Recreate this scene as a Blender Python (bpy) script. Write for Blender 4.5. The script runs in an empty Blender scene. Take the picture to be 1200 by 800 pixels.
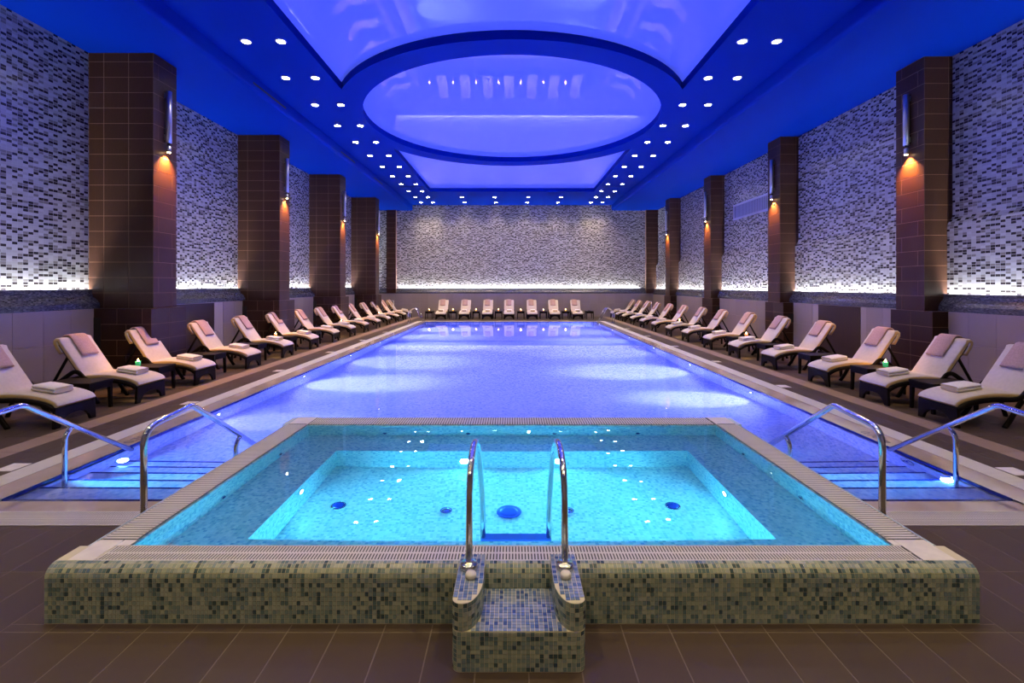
import bpy, bmesh, math, random
from mathutils import Vector, Matrix

C = bpy.context.scene.collection
SC = bpy.context.scene
RND = random.Random(7)
PI = math.pi

# ------------------------------------------------------------------ camera, world, exposure
cam_d = bpy.data.cameras.new('camera')
cam = bpy.data.objects.new('camera', cam_d)
C.objects.link(cam)
EYE = 2.2
cam.location = (0, 0, EYE)
cam.rotation_euler = (PI / 2, 0, 0)
cam_d.sensor_width = 36.0
cam_d.lens = 36.0 * 555 / 1200
cam_d.shift_y = -65 / 1200
cam_d.clip_start = 0.05
cam_d.clip_end = 200
SC.camera = cam

world = bpy.data.worlds.new('world')
SC.world = world
world.use_nodes = True
world.node_tree.nodes['Background'].inputs[0].default_value = (0.02, 0.02, 0.03, 1)
world.node_tree.nodes['Background'].inputs[1].default_value = 0.3

SC.view_settings.view_transform = 'Standard'
SC.view_settings.look = 'None'
SC.view_settings.gamma = 1.0
SC.view_settings.use_curve_mapping = False
SC.view_settings.exposure = 0.0

# light levels, all in one place
P_DOWN = 350.0
P_DOWN_FILL = 400.0
P_SCONCE = 1150.0
P_POOL = 1600.0          # wide lobe of a pool lamp
P_POOL_BEAM = 6500.0     # its narrow downward beam
P_STEP = 320.0
P_TUB = 200.0
P_CANDLE = 9.0
E_DOWN = 60.0
E_LED = 330.0
E_MEMBRANE = 0.36
WARM = (1.0, 0.78, 0.56)
AMBER = (1.0, 0.42, 0.11)
POOLBLUE = (0.12, 0.15, 1.0)
BEAMBLUE = (0.55, 0.60, 1.0)
TUBCYAN = (0.10, 0.70, 0.95)

# ------------------------------------------------------------------ measures (metres)
XL, XR = -9.87, 10.42            # mosaic walls
PXL, PXR = -9.60, 10.08          # lower tiled walls
ZSIDE, ZMID, ZMEM = 7.63, 8.02, 8.24
SOF = 7.16                       # inner edge of the low side ceilings
YB = 34.1                        # back wall
YF = -4.0                        # wall behind the camera
WATER_Z = -0.02
PL, PR, PY0, PY1 = -5.28, 5.18, 4.62, 29.0
TX, TY0, TY1, TZ = 3.05, 3.083, 6.64, 0.37
TWX, TWY0, TWY1, TWZ = 2.70, 3.352, 6.27, 0.352
COLY_L = [11.04 + 6.0 * i for i in range(4)]
COLY_R = [11.2 + 6.02 * i for i in range(4)]
ORD = ['first', 'second', 'third', 'fourth', 'fifth', 'sixth', 'seventh', 'eighth', 'ninth', 'tenth', 'eleventh',
       'twelfth', 'thirteenth', 'fourteenth', 'fifteenth', 'sixteenth']

# ------------------------------------------------------------------ mesh helpers
class MB:
    def __init__(self):
        self.v = []; self.f = []; self.mi = []; self.sm = []; self.flat_up = False
    def add(self, vs, fs, mi=0, smooth=False):
        o = len(self.v)
        self.v.extend([tuple(p) for p in vs])
        for f in fs:
            self.f.append(tuple(i + o for i in f)); self.mi.append(mi); self.sm.append(smooth)
        return self
    def box(self, x0, x1, y0, y1, z0, z1, mi=0):
        vs = [(x0, y0, z0), (x1, y0, z0), (x1, y1, z0), (x0, y1, z0), (x0, y0, z1), (x1, y0, z1), (x1, y1, z1), (x0, y1, z1)]
        return self.add(vs, [(0, 3, 2, 1), (4, 5, 6, 7), (0, 1, 5, 4), (1, 2, 6, 5), (2, 3, 7, 6), (3, 0, 4, 7)], mi)
    def bevbox(self, x0, x1, y0, y1, z0, z1, b=0.01, mi=0):
        """box whose top edges are chamfered"""
        vs = [(x0, y0, z0), (x1, y0, z0), (x1, y1, z0), (x0, y1, z0),
              (x0, y0, z1 - b), (x1, y0, z1 - b), (x1, y1, z1 - b), (x0, y1, z1 - b),
              (x0 + b, y0 + b, z1), (x1 - b, y0 + b, z1), (x1 - b, y1 - b, z1), (x0 + b, y1 - b, z1)]
        fs = [(0, 3, 2, 1), (8, 9, 10, 11)]
        for a in range(4):
            c = (a + 1) % 4
            fs += [(a, c, 4 + c, 4 + a), (4 + a, 4 + c, 8 + c, 8 + a)]
        return self.add(vs, fs, mi)
    def quad(self, a, b, c, d, mi=0):
        return self.add([a, b, c, d], [(0, 1, 2, 3)], mi)
    def prism(self, poly, axis, a, b, mi=0, smooth=False):
        """poly: 2D points, extruded along axis ('x','y','z') from a to b"""
        def P(p, t):
            return {'x': (t, p[0], p[1]), 'y': (p[0], t, p[1]), 'z': (p[0], p[1], t)}[axis]
        n = len(poly)
        vs = [P(p, a) for p in poly] + [P(p, b) for p in poly]
        fs = [(i, (i + 1) % n, n + (i + 1) % n, n + i) for i in range(n)]
        self.add(vs, fs, mi, smooth)
        o = len(self.v) - 2 * n
        self.f += [tuple(o + i for i in reversed(range(n))), tuple(o + n + i for i in range(n))]
        self.mi += [mi, mi]; self.sm += [False, False]
        return self
    def tube(self, pts, r, n=10, caps=True, mi=0, radii=None):
        pts = [Vector(p) for p in pts]
        rings = []
        up = None
        for i, p in enumerate(pts):
            t = (pts[min(i + 1, len(pts) - 1)] - pts[max(i - 1, 0)]).normalized()
            if up is None:
                up = t.orthogonal().normalized()
            else:
                up = (up - t * up.dot(t)).normalized()
            s = t.cross(up)
            rr = radii[i] if radii else r
            rings.append([p + (up * math.cos(2 * PI * k / n) + s * math.sin(2 * PI * k / n)) * rr for k in range(n)])
        vs = [q for ring in rings for q in ring]
        fs = []
        for i in range(len(rings) - 1):
            for k in range(n):
                a = i * n + k; b = i * n + (k + 1) % n
                fs.append((a, b, b + n, a + n))
        self.add(vs, fs, mi, True)
        if caps:
            o = len(self.v) - len(vs)
            self.f += [tuple(o + k for k in reversed(range(n))), tuple(o + len(vs) - n + k for k in range(n))]
            self.mi += [mi, mi]; self.sm += [False, False]
        return self
    def lathe(self, prof, centre=(0, 0, 0), n=20, axis='z', mi=0, smooth=True):
        """prof: (radius, height) pairs"""
        cx, cy, cz = centre
        vs = []
        for r, h in prof:
            for k in range(n):
                a = 2 * PI * k / n
                c, s = r * math.cos(a), r * math.sin(a)
                if axis == 'z': vs.append((cx + c, cy + s, cz + h))
                elif axis == 'x': vs.append((cx + h, cy + c, cz + s))
                else: vs.append((cx + s, cy + h, cz + c))
        fs = []
        for i in range(len(prof) - 1):
            for k in range(n):
                a = i * n + k; b = i * n + (k + 1) % n
                fs.append((a, b, b + n, a + n))
        self.add(vs, fs, mi, smooth)
        o = len(self.v) - len(vs)
        if prof[0][0] > 1e-5:
            self.f.append(tuple(o + k for k in reversed(range(n)))); self.mi.append(mi); self.sm.append(False)
        if prof[-1][0] > 1e-5:
            self.f.append(tuple(o + len(vs) - n + k for k in range(n))); self.mi.append(mi); self.sm.append(False)
        return self
    def ribbon(self, path, y0, y1, th, mi=0, side_mi=None, round_=0.35, smooth=True):
        """a slab of thickness th that follows path (x, z points) and spans y0..y1, with rounded long edges"""
        n = len(path); P = [Vector((p[0], p[1])) for p in path]
        r = th * round_
        sec = [(y0, -th / 2 + r), (y0, th / 2 - r), (y0 + r, th / 2), (y1 - r, th / 2), (y1, th / 2 - r), (y1, -th / 2 + r), (y1 - r, -th / 2), (y0 + r, -th / 2)]
        if y1 < y0: raise ValueError
        m = len(sec); vs = []
        for i in range(n):
            t = (P[min(i + 1, n - 1)] - P[max(i - 1, 0)]).normalized()
            nn = Vector((-t.y, t.x))
            for (y, o) in sec:
                q = P[i] + nn * o
                vs.append((q.x, y, q.y))
        o0 = len(self.v)
        self.v.extend(vs)
        for i in range(n - 1):
            for k in range(m):
                k2 = (k + 1) % m
                self.f.append((o0 + i * m + k, o0 + i * m + k2, o0 + (i + 1) * m + k2, o0 + (i + 1) * m + k))
                edge = k in (0, 1, 4, 3, 7, 5)
                self.mi.append(side_mi if (side_mi is not None and k in (0, 4)) else mi); self.sm.append(smooth)
        self.f += [tuple(o0 + k for k in range(m)), tuple(o0 + (n - 1) * m + k for k in reversed(range(m)))]
        e = side_mi if side_mi is not None else mi
        self.mi += [e, e]; self.sm += [False, False]
        return self
    def mesh(self, name, mats):
        me = bpy.data.meshes.new(name)
        me.from_pydata(self.v, [], self.f)
        for m in (mats if isinstance(mats, (list, tuple)) else [mats]):
            me.materials.append(m)
        me.polygons.foreach_set('material_index', self.mi)
        me.polygons.foreach_set('use_smooth', self.sm)
        me.update()
        bm = bmesh.new(); bm.from_mesh(me)
        if self.flat_up:
            for f in bm.faces:
                f.normal_update()
                if f.normal.z < 0: f.normal_flip()
        else:
            bmesh.ops.recalc_face_normals(bm, faces=bm.faces)
        bm.to_mesh(me); bm.free()
        return me

def link(name, me, parent=None, loc=(0, 0, 0)):
    o = bpy.data.objects.new(name, me)
    C.objects.link(o)
    o.location = loc
    if parent is not None: o.parent = parent
    return o

def obj(name, mb, mats, parent=None, loc=(0, 0, 0)):
    return link(name, mb.mesh(name, mats), parent, loc)

def tag(o, label, cat, group=None, kind=None):
    o['label'] = label; o['category'] = cat
    if group: o['group'] = group
    if kind: o['kind'] = kind
    return o

def thing(name, label, cat, loc=(0, 0, 0), group=None, kind=None):
    o = bpy.data.objects.new(name, None)
    o.empty_display_size = 0.1
    C.objects.link(o); o.location = loc
    return tag(o, label, cat, group, kind)

def struct(name, mb, mats, label, cat):
    return tag(obj(name, mb, mats), label, cat, kind='structure')

KIDS = {}
def dup(root, loc, rotz, label, group=None):
    def cp(o, par):
        c = o.copy(); C.objects.link(c)
        if par is not None: c.parent = par
        for ch in o.children: cp(ch, c)
        return c
    r = cp(root, None)
    r.location = loc; r.rotation_euler = (0, 0, rotz); r['label'] = label
    if group: r['group'] = group
    return r

def lamp(name, kind, parent, loc, power, col, direction=None, size=None, blend=0.6, radius=0.05):
    d = bpy.data.lights.new(name, kind)
    d.energy = power; d.color = col
    d.shadow_soft_size = radius
    if kind == 'SPOT':
        d.spot_size = size; d.spot_blend = blend
    o = bpy.data.objects.new(name, d); C.objects.link(o)
    o.location = loc
    if parent is not None: o.parent = parent
    if direction is not None:
        o.rotation_euler = Vector(direction).to_track_quat('-Z', 'Y').to_euler()
    return o

def fillet(pts, r, n=6):
    out = [Vector(pts[0])]
    for i in range(1, len(pts) - 1):
        a, b, c = Vector(pts[i - 1]), Vector(pts[i]), Vector(pts[i + 1])
        rr = r[i] if isinstance(r, dict) else r
        d1 = min(rr, (a - b).length * .49); d2 = min(rr, (c - b).length * .49)
        p = b + (a - b).normalized() * d1; q = b + (c - b).normalized() * d2
        for k in range(n + 1):
            t = k / n
            out.append(p * (1 - t) ** 2 + b * 2 * t * (1 - t) + q * t * t)
    out.append(Vector(pts[-1]))
    return out

# ------------------------------------------------------------------ materials
def mat(name, base, rough=0.5, metal=0.0, emit=None, estr=0.0, spec=None, coat=0.0):
    m = bpy.data.materials.new(name); m.use_nodes = True
    b = m.node_tree.nodes['Principled BSDF']
    b.inputs['Base Color'].default_value = (*base, 1)
    b.inputs['Roughness'].default_value = rough
    b.inputs['Metallic'].default_value = metal
    if spec is not None: b.inputs['Specular IOR Level'].default_value = spec
    if coat: b.inputs['Coat Weight'].default_value = coat
    if emit:
        b.inputs['Emission Color'].default_value = (*emit, 1)
        b.inputs['Emission Strength'].default_value = estr
    return m

def nodes(m): return m.node_tree.nodes, m.node_tree.links, m.node_tree.nodes['Principled BSDF']

def vary(m, colors, by='object', grain=None):
    """colour picked at random per object or per loose piece; optional soft grain"""
    N, L, b = nodes(m)
    src = N.new('ShaderNodeObjectInfo').outputs['Random'] if by == 'object' else N.new('ShaderNodeNewGeometry').outputs['Random Per Island']
    cr = N.new('ShaderNodeValToRGB'); cr.color_ramp.interpolation = 'CONSTANT' if by == 'island' else 'LINEAR'
    el = cr.color_ramp.elements
    n = len(colors)
    pos = 0.0
    tot = sum(w for w, _ in colors)
    for i, (w, c) in enumerate(colors):
        e = el[i] if i < 2 else el.new(1.0)
        e.position = pos if by == 'island' else (i / max(1, n - 1))
        e.color = (*c, 1)
        pos += w / tot
    L.new(src, cr.inputs[0])
    out = cr.outputs[0]
    if grain:
        scale, amount, stretch = grain
        tc = N.new('ShaderNodeTexCoord'); mp = N.new('ShaderNodeMapping')
        mp.inputs['Scale'].default_value = stretch
        nz = N.new('ShaderNodeTexNoise'); nz.inputs['Scale'].default_value = scale; nz.inputs['Detail'].default_value = 4
        L.new(tc.outputs['Object'], mp.inputs[0]); L.new(mp.outputs[0], nz.inputs['Vector'])
        mr = N.new('ShaderNodeMapRange'); mr.inputs['To Min'].default_value = 1 - amount; mr.inputs['To Max'].default_value = 1 + amount
        L.new(nz.outputs['Fac'], mr.inputs[0])
        hs = N.new('ShaderNodeHueSaturation'); L.new(out, hs.inputs['Color']); L.new(mr.outputs[0], hs.inputs['Value'])
        out = hs.outputs[0]
    L.new(out, b.inputs['Base Color'])
    return m

def noisy(m, c1, c2, scale, stretch=(1, 1, 1), bump=0.0, detail=4):
    N, L, b = nodes(m)
    tc = N.new('ShaderNodeTexCoord'); mp = N.new('ShaderNodeMapping'); mp.inputs['Scale'].default_value = stretch
    nz = N.new('ShaderNodeTexNoise'); nz.inputs['Scale'].default_value = scale; nz.inputs['Detail'].default_value = detail
    cr = N.new('ShaderNodeValToRGB')
    cr.color_ramp.elements[0].position = 0.35; cr.color_ramp.elements[1].position = 0.65
    cr.color_ramp.elements[0].color = (*c1, 1); cr.color_ramp.elements[1].color = (*c2, 1)
    L.new(tc.outputs['Object'], mp.inputs[0]); L.new(mp.outputs[0], nz.inputs['Vector'])
    L.new(nz.outputs['Fac'], cr.inputs[0]); L.new(cr.outputs[0], b.inputs['Base Color'])
    if bump:
        bp = N.new('ShaderNodeBump'); bp.inputs['Strength'].default_value = bump; bp.inputs['Distance'].default_value = 0.01
        L.new(nz.outputs['Fac'], bp.inputs['Height']); L.new(bp.outputs[0], b.inputs['Normal'])
    return m

def mosaic(name, axes, size, colors, grout, gw, rough=0.25, stagger=0.0, bump=0.3, banded=False):
    """grid of small tiles far too fine to model: axes names the two object axes, size the tile, colors weighted list"""
    m = mat(name, grout, rough)
    N, L, b = nodes(m)
    tc = N.new('ShaderNodeTexCoord'); sx = N.new('ShaderNodeSeparateXYZ'); L.new(tc.outputs['Object'], sx.inputs[0])
    def math_(op, a, bb=None):
        n = N.new('ShaderNodeMath'); n.operation = op
        for i, q in enumerate((a, bb)):
            if q is None: continue
            if isinstance(q, (int, float)): n.inputs[i].default_value = q
            else: L.new(q, n.inputs[i])
        return n.outputs[0]
    u = math_('DIVIDE', sx.outputs[axes[0].upper()], size[0]); v = math_('DIVIDE', sx.outputs[axes[1].upper()], size[1])
    fv = math_('FLOOR', v)
    if stagger:
        u = math_('ADD', u, math_('MULTIPLY', math_('MODULO', fv, 2.0), stagger))
    fu = math_('FLOOR', u)
    cb = N.new('ShaderNodeCombineXYZ'); L.new(fu, cb.inputs[0]); L.new(fv, cb.inputs[1])
    wn = N.new('ShaderNodeTexWhiteNoise'); wn.noise_dimensions = '2D'; L.new(cb.outputs[0], wn.inputs['Vector'])
    cr = N.new('ShaderNodeValToRGB'); cr.color_ramp.interpolation = 'CONSTANT'
    el = cr.color_ramp.elements; tot = sum(w for w, _ in colors); pos = 0
    for i, (w, c) in enumerate(colors):
        e = el[i] if i < 2 else el.new(1.0)
        e.position = pos; e.color = (*c, 1); pos += w / tot
    val = wn.outputs['Value']
    if banded:
        # in every group of three tiles of a column at most one is dark and the next one greyish
        w1 = N.new('ShaderNodeTexWhiteNoise'); w1.noise_dimensions = '1D'; L.new(fu, w1.inputs['W'])
        v2 = math_('ADD', math_('ADD', fv, 300.0), math_('FLOOR', math_('MULTIPLY', w1.outputs['Value'], 3.0)))
        grp = math_('FLOOR', math_('DIVIDE', v2, 3.0)); idx = math_('MODULO', v2, 3.0)
        c2 = N.new('ShaderNodeCombineXYZ'); L.new(fu, c2.inputs[0]); L.new(grp, c2.inputs[1])
        w2 = N.new('ShaderNodeTexWhiteNoise'); w2.noise_dimensions = '2D'; L.new(c2.outputs[0], w2.inputs['Vector'])
        pick = math_('FLOOR', math_('MULTIPLY', w2.outputs['Value'], 3.7))
        dark = math_('COMPARE', idx, pick); N_ = dark.node; N_.inputs[2].default_value = .1
        nxt = math_('COMPARE', idx, math_('MODULO', math_('ADD', pick, 1.0), 3.0)); nxt.node.inputs[2].default_value = .1
        light = math_('MULTIPLY', val, .5)
        mid = math_('ADD', math_('MULTIPLY', val, .9), 0.0)
        a1 = math_('ADD', math_('MULTIPLY', nxt, math_('MULTIPLY', val, .5)), light)
        val = math_('MAXIMUM', math_('MINIMUM', a1, .78), math_('MULTIPLY', dark, .95))
    L.new(val, cr.inputs[0])
    gu = math_('LESS_THAN', math_('FRACT', u), gw / size[0]); gv = math_('LESS_THAN', math_('FRACT', v), gw / size[1])
    g = math_('MAXIMUM', gu, gv)
    mx = N.new('ShaderNodeMix'); mx.data_type = 'RGBA'
    L.new(g, mx.inputs['Factor']); L.new(cr.outputs[0], mx.inputs[6]); mx.inputs[7].default_value = (*grout, 1)
    L.new(mx.outputs[2], b.inputs['Base Color'])
    if bump:
        inv = math_('SUBTRACT', 1.0, g)
        bp = N.new('ShaderNodeBump'); bp.inputs['Strength'].default_value = bump; bp.inputs['Distance'].default_value = 0.003
        L.new(inv, bp.inputs['Height']); L.new(bp.outputs[0], b.inputs['Normal'])
    return m

WALLCOL = [(20, (.40, .385, .335)), (14, (.47, .455, .40)), (10, (.42, .405, .35)), (36, (.215, .20, .165)), (20, (.032, .026, .024))]
WALLGROUT = (.46, .445, .395)
M = {}
M['wall_side'] = mosaic('wall mosaic side', 'yz', (.105, .057), WALLCOL, WALLGROUT, .006, banded=True)
M['wall_back'] = mosaic('wall mosaic back', 'xz', (.105, .057), WALLCOL, WALLGROUT, .006, banded=True)
LEDGECOL = [(3, (.042, .045, .058)), (3, (.065, .068, .08)), (2, (.025, .028, .038)), (1, (.10, .10, .11))]
M['ledge_side'] = mosaic('ledge mosaic side', 'yz', (.05, .022), LEDGECOL, (.11, .11, .12), .003, stagger=.5)
M['ledge_back'] = mosaic('ledge mosaic back', 'xz', (.05, .022), LEDGECOL, (.11, .11, .12), .003, stagger=.5)
POOLCOL = [(3, (.62, .68, .80)), (3, (.52, .60, .76)), (2, (.70, .74, .84)), (1, (.42, .52, .74))]
M['pool_floor'] = mosaic('pool mosaic floor', 'xy', (.05, .05), POOLCOL, (.66, .70, .78), .004)
M['pool_wall'] = mosaic('pool mosaic wall', 'yz', (.05, .05), POOLCOL, (.66, .70, .78), .004)
M['pool_end'] = mosaic('pool mosaic end', 'xz', (.05, .05), POOLCOL, (.66, .70, .78), .004)
TUBCOL = [(3, (.58, .72, .76)), (3, (.44, .62, .70)), (2, (.68, .78, .80)), (1.3, (.30, .50, .64))]
M['tub_floor'] = mosaic('tub mosaic floor', 'xy', (.03, .03), TUBCOL, (.62, .72, .74), .003)
M['tub_wall'] = mosaic('tub mosaic wall', 'yz', (.03, .03), TUBCOL, (.62, .72, .74), .003)
M['tub_end'] = mosaic('tub mosaic end', 'xz', (.03, .03), TUBCOL, (.62, .72, .74), .003)
M['navy'] = mat('navy edge tile', (.012, .02, .16), .2)
M['blue'] = mat('blue ceiling paint', (.0005, .022, .27), .6, spec=.03)
M['membrane'] = mat('blue stretch membrane', (.10, .13, .85), .03, emit=(.12, .19, 1.0), estr=E_MEMBRANE, spec=.6)
M['brown_core'] = mat('brown tile grout', (.22, .135, .095), .8, spec=.1)
M['brown_tile'] = vary(mat('brown pillar tile', (.1, .06, .04), .42, spec=.2), [(1, (.040, .0165, .009)), (1, (.050, .021, .0115)), (1, (.045, .0185, .010))], 'object', (9, .25, (6, 6, .6)))
M['plinth_tile'] = vary(mat('brown plinth tile', (.08, .04, .03), .42, spec=.2), [(1, (.034, .0145, .009)), (1, (.041, .0175, .011))], 'object', (9, .25, (6, 6, .6)))
M['black'] = mat('black recess', (.006, .005, .005), .6)
M['darkdoor'] = noisy(mat('dark brown panel', (.03, .015, .012), .45), (.026, .013, .011), (.034, .017, .013), 4, (6, 6, .5))
M['panel'] = vary(mat('beige wall tile', (.3, .25, .22), .35), [(1, (.26, .215, .195)), (1, (.285, .235, .212))], 'object', (3, .08, (1, 1, 1)))
M['panel_stuff'] = vary(mat('beige wall tile far', (.3, .25, .22), .35), [(1, (.26, .215, .195)), (1, (.272, .225, .203)), (1, (.285, .235, .212))], 'island')
M['panel_grout'] = mat('beige wall grout', (.34, .29, .27), .7)
FLOORC = [(1, (.060, .041, .031)), (1, (.072, .049, .037)), (1, (.066, .045, .034))]
M['floor_tile'] = vary(mat('dark deck tile', (.08, .06, .05), .45, spec=.25), FLOORC, 'object', (5, .14, (1, 1, 1)))
M['floor_stuff'] = vary(mat('dark deck tile far', (.08, .06, .05), .45, spec=.25), FLOORC, 'island')
M['floor_grout'] = mat('deck grout', (.15, .115, .095), .8)
M['stripe'] = vary(mat('beige stripe tile', (.3, .2, .14), .45), [(1, (.25, .175, .125)), (1, (.285, .20, .145))], 'object')
M['stripe_stuff'] = vary(mat('beige stripe tile far', (.3, .2, .14), .45), [(1, (.25, .175, .125)), (1, (.285, .20, .145))], 'island')
M['stone'] = noisy(mat('wet beige stone', (.4, .32, .27), .08), (.36, .29, .245), (.43, .35, .30), 3)
M['white_plastic'] = mat('white grille plastic', (.62, .59, .54), .45)
M['grey_plastic'] = mat('pale grey grille', (.50, .47, .44), .5)
M['white_stone'] = noisy(mat('white corner stone', (.7, .66, .6), .4), (.64, .60, .545), (.74, .70, .64), 8)
M['channel'] = mat('dark gutter', (.06, .055, .05), .6)
M['chrome'] = mat('polished steel', (.78, .77, .74), .12, metal=1.0)
M['alu'] = mat('brushed aluminium', (.62, .63, .66), .3, metal=1.0)
M['lamp_white'] = mat('lamp glow white', (1, 1, 1), .4, emit=(1.0, .90, .74), estr=E_DOWN)
M['lamp_amber'] = mat('lamp glow amber', (1, 1, 1), .4, emit=(1.0, .62, .25), estr=35)
M['lamp_pool'] = mat('lamp glow pool', (1, 1, 1), .4, emit=(.75, .8, 1.0), estr=70)
M['lamp_tub'] = mat('lamp glow tub', (1, 1, 1), .4, emit=(.6, 1.0, .98), estr=30)
M['led'] = mat('led strip glow', (1, 1, 1), .4, emit=(.86, .90, 1.0), estr=E_LED)
M['flame'] = mat('candle flame', (1, .7, .3), .4, emit=(1.0, .62, .25), estr=40)
M['wax'] = mat('candle wax', (.9, .8, .6), .5, emit=(1.0, .5, .18), estr=.8)
M['cup_orange'] = mat('orange candle glass', (.75, .32, .10), .2, emit=(1.0, .35, .08), estr=.5)
M['cup_green'] = mat('green candle glass', (.05, .42, .16), .2, emit=(.10, .8, .30), estr=.35)
M['trim'] = mat('downlight rim', (.55, .56, .62), .3, metal=.6)
M['wood'] = noisy(mat('black brown lounger wood', (.02, .012, .01), .5, spec=.12), (.0055, .0034, .003), (.009, .0055, .0045), 6, (1, 8, 8))
M['cushion'] = noisy(mat('cream cushion', (.55, .48, .40), .8), (.52, .455, .375), (.56, .49, .41), 20)
M['cushion_side'] = mat('yellow cushion edge', (.60, .42, .17), .8)  # sides and ends of the cushion, yellower than its top
M['towel_pink'] = noisy(mat('dusty pink towel', (.42, .27, .22), .95), (.38, .245, .20), (.46, .30, .25), 45, bump=.5)
M['towel_white'] = noisy(mat('white towel', (.7, .66, .6), .95), (.68, .64, .58), (.76, .72, .66), 60, bump=.4)
M['towel_warm_lit_edge'] = mat('warm lit towel fold', (.70, .52, .22), .95)  # warm light on the towel folds, put into their colour
M['step_grout'] = mat('pale mosaic grout', (.58, .53, .36), .8)
TILECOL = [(4, (.33, .365, .29)), (4, (.25, .30, .255)), (3, (.19, .255, .245)), (2.4, (.11, .17, .18)), (1.5, (.05, .085, .10)), (2, (.39, .415, .33))]
M['mosaic_tile'] = vary(mat('grey green mosaic tile', (.3, .3, .3), .22), TILECOL, 'island')
M['mosaic_top_blue_lit'] = vary(mat('blue lit mosaic tile', (.3, .3, .3), .22), [(4, (.25, .30, .37)), (3, (.17, .23, .33)), (2, (.10, .16, .29)), (1.3, (.05, .09, .22))], 'island')  # bluer than the front tiles: blue ceiling light put into the colour
M['vent'] = mat('white vent frame', (.48, .48, .53), .5)
M['blade'] = mat('blue drain cover', (.02, .06, .45), .25)
M['ladder_step'] = mat('blue ladder tread', (.03, .09, .50), .35)
M['plaster'] = mat('beige plaster', (.35, .29, .24), .7)
M['ink'] = mat('black lettering', (.01, .01, .012), .5)

def water_mat(name, tint, scale, strength):
    m = bpy.data.materials.new(name); m.use_nodes = True
    N, L = m.node_tree.nodes, m.node_tree.links
    N.remove(N['Principled BSDF'])
    g = N.new('ShaderNodeBsdfGlass'); g.inputs['Color'].default_value = (*tint, 1); g.inputs['Roughness'].default_value = 0.0; g.inputs['IOR'].default_value = 1.333
    tc = N.new('ShaderNodeTexCoord')
    nz = N.new('ShaderNodeTexNoise'); nz.inputs['Scale'].default_value = scale; nz.inputs['Detail'].default_value = 2
    bp = N.new('ShaderNodeBump'); bp.inputs['Strength'].default_value = strength; bp.inputs['Distance'].default_value = 0.02
    L.new(tc.outputs['Object'], nz.inputs['Vector']); L.new(nz.outputs['Fac'], bp.inputs['Height']); L.new(bp.outputs[0], g.inputs['Normal'])
    L.new(g.outputs[0], N['Material Output'].inputs['Surface'])
    return m
M['water'] = water_mat('pool water', (.80, .84, 1.0), 1.1, .018)
M['tub_water'] = water_mat('tub water', (.70, .92, 1.0), 2.6, .05)

# ================================================================== THE SETTING
# --- floor slabs (grout level), with openings for pool and hot tub
mb = MB()
G = -0.0018
mb.box(XL - .3, XR + .3, YF, 3.3, -.2, G)
mb.box(XL - .3, -2.9, 3.3, PY0, -.2, G); mb.box(2.9, XR + .3, 3.3, PY0, -.2, G)
mb.box(XL - .3, PL - .04, PY0, YB + .3, -.2, G); mb.box(PR + .04, XR + .3, PY0, YB + .3, -.2, G)
mb.box(PL - .04, PR + .04, PY1 + .04, YB + .3, -.2, G)
floor = struct('floor', mb, M['floor_grout'], 'dark brown tiled pool deck floor around the water', 'floor')

# --- deck tiles
TW, TL, JT = .305, .64, .008
tile_meshes = {}
def floor_tile(x0, x1, y0, y1, single, m1, far, name='tile'):
    w, l = round(x1 - x0, 3), round(y1 - y0, 3)
    if w < .03 or l < .03: return
    if single:
        k = (w, l, m1)
        if k not in tile_meshes:
            tile_meshes[k] = MB().bevbox(JT / 2, w - JT / 2, JT / 2, l - JT / 2, G, 0, .0006).mesh('floor_tile', M[m1])
        link(name, tile_meshes[k], floor, (x0, y0, 0))
    else:
        far.box(x0 + JT / 2, x1 - JT / 2, y0 + JT / 2, y1 - JT / 2, G, 0)
far_dark, far_stripe = MB(), MB()
GR0, GR1 = 4.35, 4.62     # front grille strip
xl0 = .095 - .305 * 33
ycuts = [3.01 - TL * 9 + TL * i for i in range(12)] + [GR0]
for j in range(len(ycuts) - 1):
    y0, y1 = ycuts[j], ycuts[j + 1]
    for i in range(67):
        x0 = xl0 + TW * i; x1 = x0 + TW
        if x1 < PXL or x0 > PXR: continue
        # cut away the hot tub
        pieces = [(x0, x1, y0, y1)]
        if x1 > -TX and x0 < TX and y1 > TY0:
            pieces = []
            if y0 < TY0: pieces.append((max(x0, x0), x1, y0, TY0))
            if x0 < -TX: pieces.append((x0, -TX, max(y0, TY0), y1))
            if x1 > TX: pieces.append((TX, x1, max(y0, TY0), y1))
        for (a, b, c, d) in pieces:
            vis = d > 2.3 and min(abs(a), abs(b)) < 1.12 * max(d, 2.5)
            floor_tile(a, b, c, d, vis and (b - a) > .1 and (d - c) > .05, 'floor_tile', far_dark)
def side_deck(s, xs, zone):
    """xs: X edges of the columns of tiles; zone 'floor_tile' or 'stripe'"""
    y = GR0
    while y < YB - .25:
        y1 = min(y + TL, YB - .25)
        for a, b in zip(xs[:-1], xs[1:]):
            a_, b_ = sorted((a, b))
            near = y < (9.4 if zone == 'floor_tile' else 14) and y > 4.9
            floor_tile(a_, b_, y, y1, near, zone, far_dark if zone == 'floor_tile' else far_stripe)
        y = y1
side_deck(-1, [-6.53, -6.225, -5.92], 'floor_tile')
side_deck(-1, [-6.9, -6.53], 'stripe')
side_deck(-1, [PXL, -9.15, -8.7, -8.25, -7.8, -7.35, -6.9], 'floor_tile')
side_deck(1, [5.82, 6.125, 6.43], 'floor_tile')
side_deck(1, [6.43, 6.8], 'stripe')
side_deck(1, [6.8, 7.25, 7.7, 8.15, 8.6, 9.05, 9.5, PXR], 'floor_tile')
y = 29.66
while y < YB - .3:
    x = -5.92
    while x < 5.8:
        floor_tile(x, min(x + TL, 5.82), y, min(y + .61, YB - .25), False, 'floor_tile', far_dark); x += TL
    y += .61
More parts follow.
